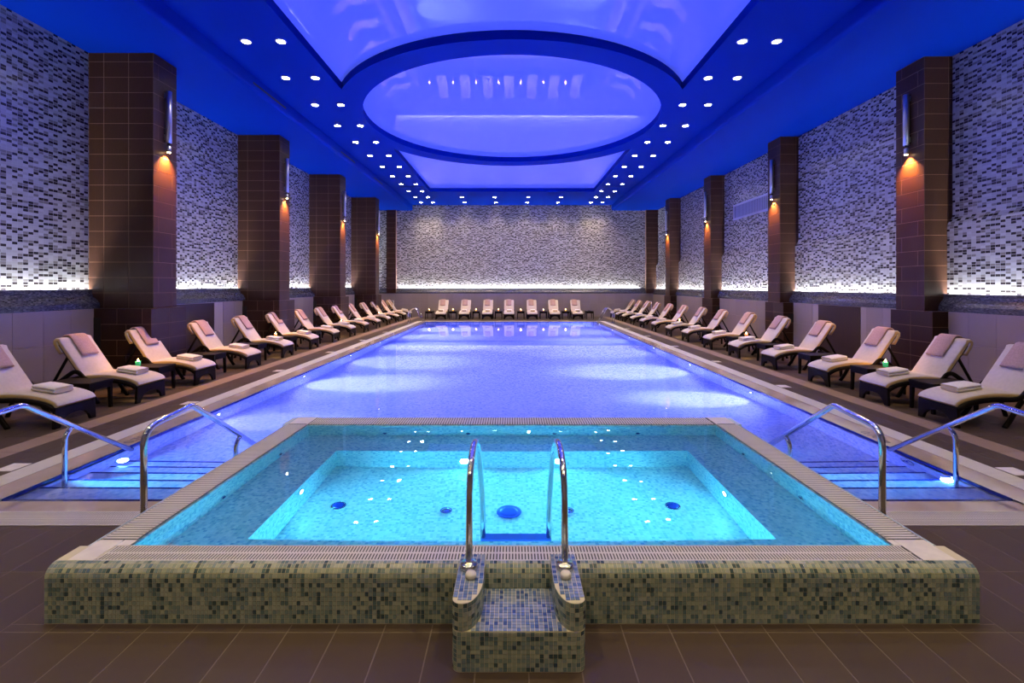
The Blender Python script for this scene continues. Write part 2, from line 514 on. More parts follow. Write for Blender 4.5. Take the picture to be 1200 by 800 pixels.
o = obj('tile_field', far_dark, M['floor_stuff'], floor); o['kind'] = 'stuff'
o = obj('stripe_field', far_stripe, M['stripe_stuff'], floor); o['kind'] = 'stuff'

# --- overflow grilles in the deck (fine bars over a gutter)
def bar_field(mb, x0, x1, y0, y1, z0, z1, along, pitch, fill=.6, rib=True):
    """bars parallel to `along` between x0..x1, y0..y1"""
    w = pitch * fill
    if along == 'y':
        n = int((x1 - x0) / pitch)
        for i in range(n):
            a = x0 + (i + .2) * pitch
            mb.box(a, a + w, y0, y1, z0, z1)
        if rib: mb.box(x0, x1, (y0 + y1) / 2 - .008, (y0 + y1) / 2 + .008, z0, z1 - .0002)
    else:
        n = int((y1 - y0) / pitch)
        for i in range(n):
            a = y0 + (i + .2) * pitch
            mb.box(x0, x1, a, a + w, z0, z1)
        if rib: mb.box((x0 + x1) / 2 - .008, (x0 + x1) / 2 + .008, y0, y1, z0, z1 - .002)
gr = thing('overflow_grille', 'pale fine barred overflow grille set flush in the deck around the pool', 'grille', (0, 0, 0))
mb = MB()
for a, b in ((-5.92, -TX), (TX, 5.82)):
    mb.box(a, b, GR0, GR1, G, G + .002)
mb.box(-5.92, -5.62, GR1, 29.35, G, G + .002); mb.box(5.52, 5.82, GR1, 29.35, G, G + .002)
mb.box(-5.92, 5.82, 29.35, 29.65, G, G + .002)
obj('gutter', mb, M['channel'], gr)
mb = MB()
for a, b in ((-5.92, -TX), (TX, 5.82)):
    bar_field(mb, a, b, GR0 + .004, GR1 - .004, G + .002, .003, 'y', .024, .62)
    mb.box(a, b, GR0, GR0 + .012, G + .002, .004); mb.box(a, b, GR1 - .012, GR1, G + .002, .004)
    mb.box(a, b, GR0 + .085, GR0 + .095, G + .002, .002); mb.box(a, b, GR1 - .095, GR1 - .085, G + .002, .002)
o = obj('front_slats', mb, M['grey_plastic'], gr); o['kind'] = 'stuff'
mb = MB()
for a, b in ((-5.92, -5.62), (5.52, 5.82)):
    bar_field(mb, a, b, GR1, 29.35, G + .002, .003, 'x', .03, .8)
bar_field(mb, -5.92, 5.82, 29.36, 29.65, G + .002, .003, 'y', .03, .8)
o = obj('side_slats', mb, M['white_plastic'], gr); o['kind'] = 'stuff'

# --- wet stone margins
mb = MB()
mb.box(-5.62, PL, GR1, 29.35, -.15, -.001); mb.box(PR, 5.52, GR1, 29.35, -.15, -.001)
mb.box(PL, PR, PY1, 29.35, -.15, -.001)
struct('trim_1', mb, M['stone'], 'wet beige stone margin between overflow grille and pool water', 'coping')
mb = MB()
for a, b in ((PL, -TX), (TX, PR)):
    mb.prism([(GR1, -.3), (4.91, -.3), (4.91, -.020), (GR1, -.006)], 'x', a, b)
beach = struct('trim_2', mb, M['stone'], 'shallow wet beige stone ledge before the pool steps', 'coping')

# --- pool basin
D0, D1, YS = -.77, -1.42, 6.535
mb = MB()
mb.quad((PL, 4.91, D0), (PR, 4.91, D0), (PR, 8.2, D0), (PL, 8.2, D0), 0)
mb.quad((PL, 8.2, D0), (PR, 8.2, D0), (PR, 13.5, D1), (PL, 13.5, D1), 0)
mb.quad((PL, 13.5, D1), (PR, 13.5, D1), (PR, PY1, D1), (PL, PY1, D1), 0)
for x in (PL, PR):
    mb.add([(x, 4.62, 0), (x, 4.62, D0), (x, 8.2, D0), (x, 13.5, D1), (x, PY1, D1), (x, PY1, 0)], [(0, 1, 2, 3, 4, 5)], 1)
mb.quad((PL, PY1, D1), (PR, PY1, D1), (PR, PY1, 0), (PL, PY1, 0), 2)
for a, b in ((PL, -TX), (TX, PR)): mb.quad((a, 4.91, D0), (b, 4.91, D0), (b, 4.91, -.04), (a, 4.91, -.04), 2)
pool = tag(obj('pool_basin', mb, [M['pool_floor'], M['pool_wall'], M['pool_end']]), 'long rectangular swimming pool basin of pale blue mosaic with entry steps', 'pool', kind='structure')
mb = MB()   # navy line of tiles along the water's edge
mb.box(PL - .005, PL + .012, 4.9, PY1, -.075, -.004); mb.box(PR - .012, PR + .005, 4.9, PY1, -.075, -.004)
mb.box(PL, PR, PY1 - .012, PY1 + .005, -.075, -.004)
obj('edge_tiles', mb, M['navy'], pool)
YST = [4.91, 5.31, 5.62, 5.94, 6.24, 6.535]
for a, b in ((PL, -TX), (TX, PR)):
    mb = MB().box(a, b, 4.885, 4.925, -.06, -.0175); obj('nosing', mb, M['navy'], pool)
    for k in range(5):
        zt = -.13 * (k + 1)
        mb = MB().box(a + .002, b - .002, YST[k] + .001, YST[k + 1], D0 - .02, zt)
        st = obj('step', mb, M['pool_floor'], pool)
        mb = MB().box(a + .002, b - .002, YST[k + 1] - .035, YST[k + 1] + .004, zt - .04, zt + .003)
        obj('nosing', mb, M['navy'], st)
mb = MB()
a, b, PYW = TX + .002, 6.645, 4.915
V = [(PL, PYW, WATER_Z), (-a, PYW, WATER_Z), (-a, b, WATER_Z), (a, b, WATER_Z), (a, PYW, WATER_Z), (PR, PYW, WATER_Z), (PR, b, WATER_Z), (PR, PY1, WATER_Z), (PL, PY1, WATER_Z), (PL, b, WATER_Z)]
mb.flat_up = True
mb.add(V, [(0, 1, 2, 9), (4, 5, 6, 3), (9, 2, 3, 6, 7, 8)])
tag(obj('pool_water', mb, M['water']), 'calm clear water filling the long pool, glowing blue violet', 'water', kind='structure')

# --- walls
def side_wall(name, s):
    X = XL if s < 0 else XR
    e = .3 * s
    mb = MB()
    if s < 0:
        mb.prism([(X, 1.9), (X, 8.4), (X + e, 8.4), (X + e, 1.9)], 'y', YF, YB + .3)
        return struct(name, mb, M['wall_side'], 'mosaic wall of grey, white and dark tiles behind the broad pillars', 'wall')
    xl = 10.29
    pr = [(xl, 1.9), (xl, 3.62), (xl + .02, 3.68), (xl + .11, 3.80), (X, 3.88), (X, 8.4), (X + e, 8.4), (X + e, 1.9)]
    mb.prism(pr, 'y', YF, YB + .3)
    return struct(name, mb, M['wall_side'], 'mosaic wall with a shallow step behind the narrow pillars and the vent', 'wall')
wall_l = side_wall('wall_left', -1)
wall_r = side_wall('wall_right', 1)
mb = MB().box(XL - .3, XR + .3, YB, YB + .3, 1.9, 8.4)
wall_b = struct('wall_back', mb, M['wall_back'], 'far mosaic wall of grey and dark tiles beyond the pool', 'wall')
mb = MB().box(XL - .3, XR + .3, YF - .3, YF, -.2, 8.4)
struct('wall_front', mb, M['plaster'], 'plain beige end wall facing the hot tub', 'wall')

# --- lower tiled walls with their ledges
def lower_wall(name, s, px, top, lip_x, lip_z, back_x, door):
    mb = MB()
    e = back_x
    a, b = sorted((px + .012 * s, e + .1 * s)) if s else (0, 0)
    mb.box(a, b, YF, YB - .2, -.1, top - .004)
    w = struct(name, mb, M['panel_grout'], 'beige tiled lower wall behind the loungers, ' + ('broad pillar side' if s < 0 else 'narrow pillar side'), 'wall')
    far = MB()
    cache = {}
    y = 3.05 if s < 0 else 3.2
    while y < YB - .3:
        y1 = min(y + .605, YB - .25)
        z = top
        for k in range(3):
            z0 = max(0.0, z - .71)
            if not (y1 > door[0] and y < door[1]):
                if 4.5 < y < 18.5:
                    key = (round(y1 - y, 3), round(z - z0, 3))
                    if key not in cache:
                        m_ = MB()
                        xx = sorted((0, .012 * s))
                        m_.box(xx[0], xx[1], .003, key[0] - .003, .003, key[1] - .003)
                        cache[key] = m_.mesh('wall_tile', M['panel'])
                    link('tile', cache[key], w, (px, y, z0))
                else:
                    xx = sorted((px, px + .012 * s))
                    far.box(xx[0], xx[1], y + .003, y1 - .003, z0 + .003, z - .003)
            z = z0
        y = y1
    o = obj('tile_field', far, M['panel_stuff'], w); o['kind'] = 'stuff'
    # ledge: a small swell of fine dark mosaic, lip at its top
    d = lip_x - px
    pr = [(px - .0 * s, top), (px + .005 * s, top + .12), (px + d * .35, top + .2), (px + d * .8, top + .27), (px + d, top + .34), (lip_x, lip_z), (lip_x + .018 * s, lip_z), (lip_x + .018 * s, lip_z - .125), (back_x, lip_z - .125), (back_x, top)]
    obj('ledge', MB().prism(pr, 'y', YF, YB - .05), M['ledge_side'], w)
    return w
lw_l = lower_wall('wall_lower_left', -1, PXL, 1.68, -9.79, 2.124, XL - .02, (13.9, 15.27))
lw_r = lower_wall('wall_lower_right', 1, PXR, 1.605, 10.21, 2.014, 10.31, (13.71, 15.58))
tag(obj('door_1', MB().box(PXL - .01, PXL + .004, 13.55, 15.27, 0, 1.66), M['darkdoor']), 'dark brown service panel in the beige lower wall between broad pillars', 'panel', kind='structure')
tag(obj('door_2', MB().box(PXR - .004, PXR + .01, 13.71, 15.58, 0, 1.59), M['darkdoor']), 'dark brown service panel in the beige lower wall between narrow pillars', 'panel', kind='structure')
mb = MB().box(PXL, PXR, YB - .24, YB + .1, -.1, 1.665)
lb = struct('wall_lower_back', mb, M['panel_grout'], 'beige tiled lower wall behind the far row of loungers', 'wall')
mb = MB()
x = PXL
while x < PXR - .05:
    x1 = min(x + .605, PXR)
    for z0, z1 in ((0, .25), (.25, .96), (.96, 1.665)):
        mb.box(x + .003, x1 - .003, YB - .25, YB - .238, z0 + .003, z1 - .002)
    x = x1
o = obj('tile_field', mb, M['panel_stuff'], lb); o['kind'] = 'stuff'
yb0 = YB - .25
pr = [(yb0, 1.665), (yb0 + .005, 1.78), (yb0 + .06, 1.86), (yb0 + .13, 1.93), (yb0 + .16, 2.0), (yb0 + .16, 2.05), (yb0 + .18, 2.05), (yb0 + .18, 1.925), (YB + .02, 1.925), (YB + .02, 1.665)]
obj('ledge', MB().prism(pr, 'x', PXL + .1, PXR - .1), M['ledge_back'], lb)

# --- LED strips lying in the ledges, one per bay
def led(x0, x1, y0, y1, z, label):
    t = thing('led_strip', label, 'light strip', ((x0 + x1) / 2, (y0 + y1) / 2, z), 'white light strips along the ledges')
    hx, hy = (x1 - x0) / 2, (y1 - y0) / 2
    obj('base', MB().box(-hx, hx, -hy, hy, 0, .012), M['alu'], t)
    obj('diffuser', MB().box(-hx * .9, hx * .9, -hy, hy, .012, .03), M['led'], t)
bl = [2.5] + [c for y in COLY_L for c in (y, y + .765)] + [YB - .02]
br = [2.5] + [c for y in COLY_R for c in (y, y + .83)] + [YB - .02]
for k in range(5):
    led(XL + .004, XL + .058, bl[2 * k] + .01, bl[2 * k + 1] - .01, 2.002, 'glowing white strip under the mosaic, %s bay from the front, broad pillar side' % ORD[k])
    led(10.232, 10.286, br[2 * k] + .01, br[2 * k + 1] - .01, 1.892, 'glowing white strip under the mosaic, %s bay from the front, narrow pillar side' % ORD[k])
led(-9.6, 10.0, YB - .066, YB - .006, 1.928, 'long white glowing strip at the foot of the far mosaic wall')

# --- ceiling
zs = ZSIDE
mb = MB()
r = .10
def soffit(s):
    e = s * SOF
    out = (XL - .3) if s < 0 else (XR + .3)
    pr = [(out, zs), (e - s * -.0 + s * r, zs)]
    for k in range(1, 6):
        a = k / 5 * PI / 2
        pr.append((e + s * r - s * r * math.sin(a), zs + r - r * math.cos(a)))
    pr += [(e, ZMID + .3), (out, ZMID + .3)]
    mb.prism(pr, 'y', YF, YB + .1, 0)
soffit(-1); soffit(1)
ceiling = struct('ceiling', mb, M['blue'], 'deep blue painted ceiling, low along both sides and raised in the middle', 'ceiling')
# middle slab with openings, cut as a filled outline
RX, RY0, RY1, RC, RO, RI = 5.05, 4.9, 29.2, 17.06, 5.885, 5.13
cu = bpy.data.curves.new('outline', 'CURVE'); cu.dimensions = '2D'; cu.fill_mode = 'BOTH'; cu.extrude = (ZMEM - ZMID) / 2
def spl(pts):
    s = cu.splines.new('POLY'); s.points.add(len(pts) - 1)
    for p, q in zip(s.points, pts): p.co = (q[0], q[1], 0, 1)
    s.use_cyclic_u = True
spl([(-SOF - .02, YF), (SOF + .02, YF), (SOF + .02, YB + .1), (-SOF - .02, YB + .1)])
a0 = math.acos(RX / RO)
near = [(-RX, RY0), (RX, RY0)] + [(RO * math.cos(t), RC + RO * math.sin(t)) for t in [(-a0) + (-(PI - 2 * a0)) * k / 60 for k in range(61)]]
spl(near)
farp = [(RX, RY1), (-RX, RY1)] + [(RO * math.cos(t), RC + RO * math.sin(t)) for t in [(PI - a0) - (PI - 2 * a0) * k / 60 for k in range(61)]]
spl(farp)
spl([(RI * math.cos(2 * PI * k / 120), RC + RI * math.sin(2 * PI * k / 120)) for k in range(120)])
tmp = bpy.data.objects.new('outline', cu); C.objects.link(tmp); tmp.location = (0, 0, (ZMID + ZMEM) / 2)
dg = bpy.context.evaluated_depsgraph_get()
me = bpy.data.meshes.new_from_object(tmp.evaluated_get(dg))
me.transform(Matrix.Translation((0, 0, (ZMID + ZMEM) / 2)))
bpy.data.objects.remove(tmp); bpy.data.curves.remove(cu)
me.materials.clear(); me.materials.append(M['blue'])
sl = link('ring_panel', me, ceiling)
mb = MB().box(-5.95, 5.95, 4.5, 29.6, ZMEM, ZMEM + .03)
obj('stretch_membrane', mb, M['membrane'], ceiling)
mb = MB().box(XL - .3, XR + .3, YF, YB + .3, 8.33, 8.45)
obj('slab', mb, M['plaster'], ceiling)

# --- pillars with their tiles
def pillar(side, i, y0):
    s = -1 if side == 'L' else 1
    if s < 0:
        xi, xo, dep, pxi, pxo, py0, py1, pz = -8.36, XL, .765, -8.28, PXL, y0 - .17, y0 + 1.0, 1.68
        rows0 = 16; seams_f = [.577, 1.154]; sA, sB = .165, .61
    else:
        xi, xo, dep, pxi, pxo, py0, py1, pz = 9.75, XR, .83, 9.71, PXR, y0 - .26, y0 + .95, 1.605
        rows0 = 16; seams_f = [.58]; sA, sB = .18, .65
    nm = 'column'
    ordn = ORD[i]
    mb = MB()
    g = .003
    a, b = sorted((xi + g * s, xo + .05 * s)); mb.box(a, b, y0 + g, y0 + dep - g, pz - .02, ZSIDE)
    a, b = sorted((pxi + g * s, pxo + .05 * s)); mb.box(a, b, py0 + g, py1 - g, -.02, pz - g)
    col = tag(obj(nm, mb, M['brown_core']), 'brown tiled %s pillar with plinth, %s along its wall from the hot tub' % ('broad' if s < 0 else 'narrow', ordn), 'pillar', kind='structure')
    cache = {}
    J = .012
    def put(face, u0, u1, z0, z1, plane, m, name='tile'):
        """a tile 10 mm proud of the core. face 'f': faces the camera; 'i': faces the pool; 'b': away"""
        w, h = round(u1 - u0, 3), round(z1 - z0, 3)
        if w < .03 or h < .03: return
        key = (face, w, h, m)
        if key not in cache:
            q = MB()
            if face == 'f': q.box(J / 2, w - J / 2, 0, g, J / 2, h - J / 2)
            elif face == 'b': q.box(J / 2, w - J / 2, -g, 0, J / 2, h - J / 2)
            else:
                xx = sorted((0, g * s)); q.box(xx[0], xx[1], J / 2, w - J / 2, J / 2, h - J / 2)
            cache[key] = q.mesh('pillar_tile', M[m])
        loc = (u0, plane, z0) if face in 'fb' else (plane, u0, z0)
        link(name, cache[key], col, loc)
    # shaft
    H = .359
    z = pz; k = 0
    W = abs(xo - xi)
    while z < ZSIDE - .01:
        z1 = min(z + H, ZSIDE)
        cuts = [0] + seams_f + [W]
        for u0, u1 in zip(cuts[:-1], cuts[1:]):
            a, b = sorted((xi + s * u0, xi + s * u1))
            put('f', a, b, z, z1, y0, 'brown_tile')
        cuts = [0, sA if k % 2 else sB, dep]
        for u0, u1 in zip(cuts[:-1], cuts[1:]):
            put('i', y0 + u0, y0 + u1, z, z1, xi, 'brown_tile')
        z = z1; k += 1
    # plinth
    z = pz; k = 0
    W = abs(pxo - pxi)
    while z > .01:
        z0 = max(0.0, z - .36)
        st = [.21, .79] if k % 2 == 0 else [.58, 1.16]
        cuts = [0] + [q for q in st if q < W - .05] + [W]
        if s > 0: cuts = [0, W]
        for u0, u1 in zip(cuts[:-1], cuts[1:]):
            a, b = sorted((pxi + s * u0, pxi + s * u1))
            put('f', a, b, z0, z, py0, 'plinth_tile')
        L_ = py1 - py0
        for u0, u1 in ((0, L_ / 2), (L_ / 2, L_)):
            put('i', py0 + u0, py0 + u1, z0, z, pxi, 'plinth_tile')
        z = z0; k += 1
    # cap of the plinth, black panel standing in for the shade of a recess by the wall
    a, b = sorted((pxi, pxo)); mb = MB().box(a, b, py0, py1, pz - g, pz); obj('plinth_cap', mb, M['plinth_tile'], col)
    if s < 0: mb = MB().box(PXL, PXL + .16, py0 - .006, py0 + .004, .53, 1.475)
    else: mb = MB().box(PXR - .19, PXR, py0 - .006, py0 + .004, .9, 1.2)
    obj('recess_shade_panel', mb, M['black'], col)
    # sconce on the pool face
    x = xi - s * .0
    yc = y0 + dep / 2
    t = thing('wall_sconce', 'tall metal tube sconce with amber glow on the %s %s pillar from the hot tub' % (ordn, 'broad' if s < 0 else 'narrow'), 'wall lamp', (x, yc, 5.42), 'pillar sconces')
    d = -s
    for zb in (.30, 1.30):
        q = MB(); q.box(*sorted((0, d * .03)), -.045, .045, zb, zb + .12); obj('bracket', q, M['alu'], t)
    q = MB().lathe([(.055, 0), (.065, .006), (.065, 1.244), (.055, 1.25)], (d * .085, 0, .22), 16); obj('tube', q, M['alu'], t)
    q = MB().lathe([(.03, 0), (.03, .06)], (d * .085, 0, .16), 12); obj('neck', q, M['black'], t)
    q = MB().lathe([(.042, 0), (.048, .01), (.048, .14), (.02, .165)], (d * .085, 0, 0), 16); obj('lamp_head', q, M['alu'], t)
    q = MB().lathe([(.038, -.012), (.038, .0)], (d * .085, 0, 0), 14); obj('lens', q, M['lamp_amber'], t)
    lamp('sconce_light', 'SPOT', t, (d * .10, 0, -.02), P_SCONCE, AMBER, (-d * .22, 0, -1), math.radians(100), .9, .03)
    return col
for i in range(4):
    pillar('L', i, COLY_L[i]); pillar('R', i, COLY_R[i])
# half pillars in the far corners (no plinth, no lamp)
for nm, a, b, w in (('column', -8.96, -8.29, 'broad'), ('column', 9.57, XR, 'narrow')):
    mb = MB().box(a + .01, b - .01, YB - .3, YB + .1, 1.68, ZSIDE)
    col = tag(obj(nm, mb, M['brown_core']), 'thin brown tiled pilaster in the far corner on the %s pillar side' % w, 'pillar', kind='structure')
    z = 1.68; cache = {}
    while z < ZSIDE - .01:
        z1 = min(z + .359, ZSIDE)
        h = round(z1 - z, 3)
        if h not in cache:
            cache[h] = MB().box(.0, b - a, .007, .01, .006, h - .006).mesh('pilaster_tile', M['brown_tile'])
        link('tile', cache[h], col, (a, YB - .31, z)); z = z1

# ================================================================== CEILING THINGS
def downlight_proto():
    t = thing('downlight', '', 'ceiling light', (0, 0, 0), 'round ceiling downlights')
    obj('rim', MB().lathe([(.095, -.012), (.125, -.008), (.13, 0), (.13, .004)], n=20), M['trim'], t)
    obj('lens', MB().lathe([(.0001, -.014), (.06, -.0165), (.095, -.0125)], n=20), M['lamp_white'], t)
    lamp('downlight_lamp', 'SPOT', t, (0, 0, -.03), P_DOWN, WARM, (0, 0, -1), math.radians(122), 1.0, .09)
    return t
dl = downlight_proto()
used = [False]
fill_data = None
def place_dl(x, y, label, front=False):
    global fill_data
    if not used[0]:
        dl.location = (x, y, ZMID); dl['label'] = label; used[0] = True; return dl
    o = dup(dl, (x, y, ZMID), 0, label, 'round ceiling downlights')
    if front:
        for ch in o.children:
            if ch.type == 'LIGHT':
                if fill_data is None:
                    fill_data = ch.data.copy(); fill_data.energy = P_DOWN_FILL; fill_data.color = (1.0, .78, .42)
                ch.data = fill_data
    return o
DY0, DDY = 11.27, 1.973
for k in range(12):
    y = DY0 + DDY * k
    for nm, x in (('outer lamp on the broad pillar side', -6.33), ('inner lamp on the broad pillar side', -5.5), ('inner lamp on the narrow pillar side', 5.48), ('outer lamp on the narrow pillar side', 6.30)):
        place_dl(x, y, 'glowing round downlight, %s, %s row from the hot tub' % (nm, ORD[k]))
for k in (10, 11):
    for j, x in enumerate((-3.3, -1.13, 1.07, 3.2)):
        place_dl(x, DY0 + DDY * k, 'round downlight over the far pool end, %s row, %s from the broad pillars' % ('nearer' if k == 10 else 'last', ORD[j]))
for row, y in enumerate((7.32, 4.2, 1.2, -1.6)):  # out-of-view downlights added to warm the foreground and the tub front
    for j, x in enumerate((-5.9, -2.0, 2.0, 5.9) if y < 4.5 else (-5.9, 5.9)):
        place_dl(x, y, 'added unseen downlight over the front deck, %s row, %s from the broad pillars' % (ORD[row], ORD[j]), True)

# linear air slots
def slot(x0, x1, y0, y1, z0, z1, label):
    t = thing('air_diffuser', label, 'air vent', ((x0 + x1) / 2, (y0 + y1) / 2, (z0 + z1) / 2), 'thin dark ceiling air slots')
    hx, hy, hz = (x1 - x0) / 2, (y1 - y0) / 2, (z1 - z0) / 2
    obj('slot', MB().box(-hx, hx, -hy, hy, -hz, hz), M['black'], t)
    q = MB()
    if hx > hy: q.box(-hx - .01, hx + .01, -hy - .012, -hy, -hz - .004, hz); q.box(-hx - .01, hx + .01, hy, hy + .012, -hz - .004, hz)
    else: q.box(-hx - .003, hx + .003, -hy - .01, hy + .01, -hz - .012, -hz); q.box(-hx - .003, hx + .003, -hy - .01, hy + .01, hz, hz + .012)
    obj('frame', q, M['blue'], t)
for k, (a, b) in enumerate(((13.1, 15.0), (19.8, 21.6), (24.6, 26.2))):
    slot(-SOF - .004, -SOF + .006, a, b, 7.79, 7.85, 'thin dark air slot in the ceiling edge, %s from the hot tub' % ORD[k])
for k, y in enumerate((27.8, 31.9)):
    slot(-6.7, -5.2, y - .04, y + .04, ZMID - .006, ZMID + .004, 'thin dark air slot across the ceiling, broad pillar side, %s one' % ('nearer' if k == 0 else 'farther'))
    slot(5.2, 6.7, y - .04, y + .04, ZMID - .006, ZMID + .004, 'thin dark air slot across the ceiling, narrow pillar side, %s one' % ('nearer' if k == 0 else 'farther'))

# wall vent grille
t = thing('wall_vent', 'long pale slatted air vent on the mosaic wall between narrow pillars', 'air vent', (XR, 20.6, 5.63))
q = MB(); L_, H_ = 1.64, .36
q.box(-.035, 0, -L_, L_, H_ - .09, H_); q.box(-.035, 0, -L_, L_, -H_, -H_ + .09)
q.box(-.035, 0, -L_, -L_ + .09, -H_ + .09, H_ - .09); q.box(-.035, 0, L_ - .09, L_, -H_ + .09, H_ - .09)
obj('frame', q, M['vent'], t)
obj('backing', MB().box(-.006, 0, -L_ + .09, L_ - .09, -H_ + .09, H_ - .09), M['channel'], t)
sm = MB().add([(-.008, -.03, -H_ + .09), (-.03, .0, -H_ + .09), (-.026, .004, -H_ + .09), (-.004, -.026, -H_ + .09), (-.008, -.03, H_ - .09), (-.03, .0, H_ - .09), (-.026, .004, H_ - .09), (-.004, -.026, H_ - .09)],
              [(0, 1, 2, 3), (4, 7, 6, 5), (0, 4, 5, 1), (1, 5, 6, 2), (2, 6, 7, 3), (3, 7, 4, 0)]).mesh('vent_slat', M['vent'])
k = 0
y = -L_ + .14
while y < L_ - .1:
    link('slat', sm, t, (0, y, 0)); y += .105

# ================================================================== HOT TUB
tub = thing('hot_tub', 'raised square hot tub clad in mosaic, glowing turquoise, in the foreground', 'hot tub', (0, TY0, 0))
def T(mb, name, mats, parent=tub):
    """built in world coordinates, stored relative to the tub's base"""
    mb.v = [(x, y - TY0, z) for x, y, z in mb.v]
    return obj(name, mb, mats, parent)
R_ = .075
g = .0025
# the core: walls around the basin
mb = MB()
arc = [(TY0 + g + R_ - R_ * math.cos(a), TZ - g - R_ + R_ * math.sin(a)) for a in [k / 6 * PI / 2 for k in range(7)]]
mb.prism([(TY0 + g, 0)] + arc + [(TWY0 - .012, TZ - g), (TWY0 - .012, TWZ - .02), (TWY0, TWZ - .02), (TWY0, -.3), (TWY0 - .1, -.3), (TY0 + g + .1, 0)], 'x', -TX + g, TX - g)
T(mb, 'front_wall', M['step_grout'])
for s in (-1, 1):
    mb = MB()
    x0, x1 = s * TWX, s * (TX - g)
    prof = [(x0, -.9), (x1, -.9), (x1, TZ - g - R_)] + [(s * (TX - g - R_ + R_ * math.cos(a)), TZ - g - R_ + R_ * math.sin(a)) for a in [k / 6 * PI / 2 for k in range(1, 7)]] + [(s * (TWX + .012), TZ - g), (s * (TWX + .012), TWZ - .02), (x0, TWZ - .02)]
    mb.prism(prof, 'y', TWY0, TY1)
    T(mb, 'side_wall', M['tub_wall'])
mb = MB()
mb.prism([(TWY1, -.9), (TY1, -.9), (TY1, TZ - .03), (TY1 - .03, TZ - .004), (TWY1 + .012, TZ - .004), (TWY1 + .012, TWZ - .02), (TWY1, TWZ - .02)], 'x', -TX + g, TX - g)
T(mb, 'back_wall', M['tub_end'])
# basin lining
BZ, PZ = TWZ - .42, TWZ - .92
px, pyf, pyb = 2.12, 3.80, 5.715
e = .004
mb = MB()
wx, wy0, wy1 = TWX - e, TWY0 + e, TWY1 - e
for s in (-1, 1):
    mb.quad((s * wx, wy0, BZ), (s * wx, wy1, BZ), (s * wx, wy1, TWZ + .004), (s * wx, wy0, TWZ + .004), 1)
    mb.quad((s * px, pyf, PZ), (s * px, pyb, PZ), (s * px, pyb, BZ), (s * px, pyf, BZ), 1)
    mb.quad((s * px, pyf, BZ), (s * wx, pyf, BZ), (s * wx, pyb, BZ), (s * px, pyb, BZ), 0)
for ya, yb_, in ((wy0, pyf), (pyb, wy1)):
    mb.quad((-wx, ya, BZ), (wx, ya, BZ), (wx, yb_, BZ), (-wx, yb_, BZ), 0)
for yy, pp in ((wy0, None), (wy1, None)):
    mb.quad((-wx, yy, BZ), (wx, yy, BZ), (wx, yy, TWZ + .004), (-wx, yy, TWZ + .004), 2)
for yy in (pyf, pyb):
    mb.quad((-px, yy, PZ), (px, yy, PZ), (px, yy, BZ), (-px, yy, BZ), 2)
mb.quad((-px, pyf, PZ), (px, pyf, PZ), (px, pyb, PZ), (-px, pyb, PZ), 0)
T(mb, 'basin', [M['tub_floor'], M['tub_wall'], M['tub_end']])
mb = MB().quad((-TWX, TWY0, TWZ), (TWX, TWY0, TWZ), (TWX, TWY1, TWZ), (-TWX, TWY1, TWZ))
mb.flat_up = True
T(mb, 'water', M['tub_water'])
# rim grilles
mb = MB()
zt = TZ - .0005
bar_field(mb, -2.79, 2.74, 3.168, TWY0 - .014, TZ - g, zt, 'y', .0215, .55)
mb.box(-2.79, 2.74, 3.160, 3.172, TZ - g, zt); mb.box(-2.79, 2.74, TWY0 - .02, TWY0 - .008, TZ - g, zt)
o = T(mb, 'front_grille_slats', M['white_plastic']); o['kind'] = 'stuff'
mb = MB()
for s in (-1, 1):
    a, b = sorted((s * (TWX + .008), s * 2.975))
    bar_field(mb, a, b, 3.43, 6.30, TZ - g, zt, 'x', .033, .62)
    for q in (a, b - .012): mb.box(q, q + .012, 3.43, 6.3, TZ - g, zt)
o = T(mb, 'side_grille_slats', M['white_plastic']); o['kind'] = 'stuff'
mb = MB()
bar_field(mb, -2.7, 2.7, TWY1 + .008, 6.585, TZ - g, zt, 'y', .033, .62)
o = T(mb, 'back_grille_slats', M['white_plastic']); o['kind'] = 'stuff'
mb = MB().box(-2.79, 2.79, 3.165, TWY0 - .01, TZ - g - .004, TZ - g + .0004)
for s in (-1, 1):
    a, b = sorted((s * (TWX + .01), s * 2.98)); mb.box(a, b, 3.4, 6.3, TZ - g - .004, TZ - g + .0004)
mb.box(-2.72, 2.72, TWY1 + .01, 6.59, TZ - g - .004, TZ - g + .0004)
T(mb, 'gutter', M['channel'])
for (a, b, c, d) in ((-2.975, -2.80, 3.165, 3.42), (2.75, 2.975, 3.165, 3.42), (-2.795, -2.70, TWY0 - .004, 3.42), (2.70, 2.75, TWY0 - .004, 3.42), (-2.975, -2.71, 6.305, 6.59), (2.71, 2.975, 6.305, 6.59)):
    T(MB().bevbox(a, b, c, d, TZ - g, zt, .003), 'corner_stone', M['white_stone'])
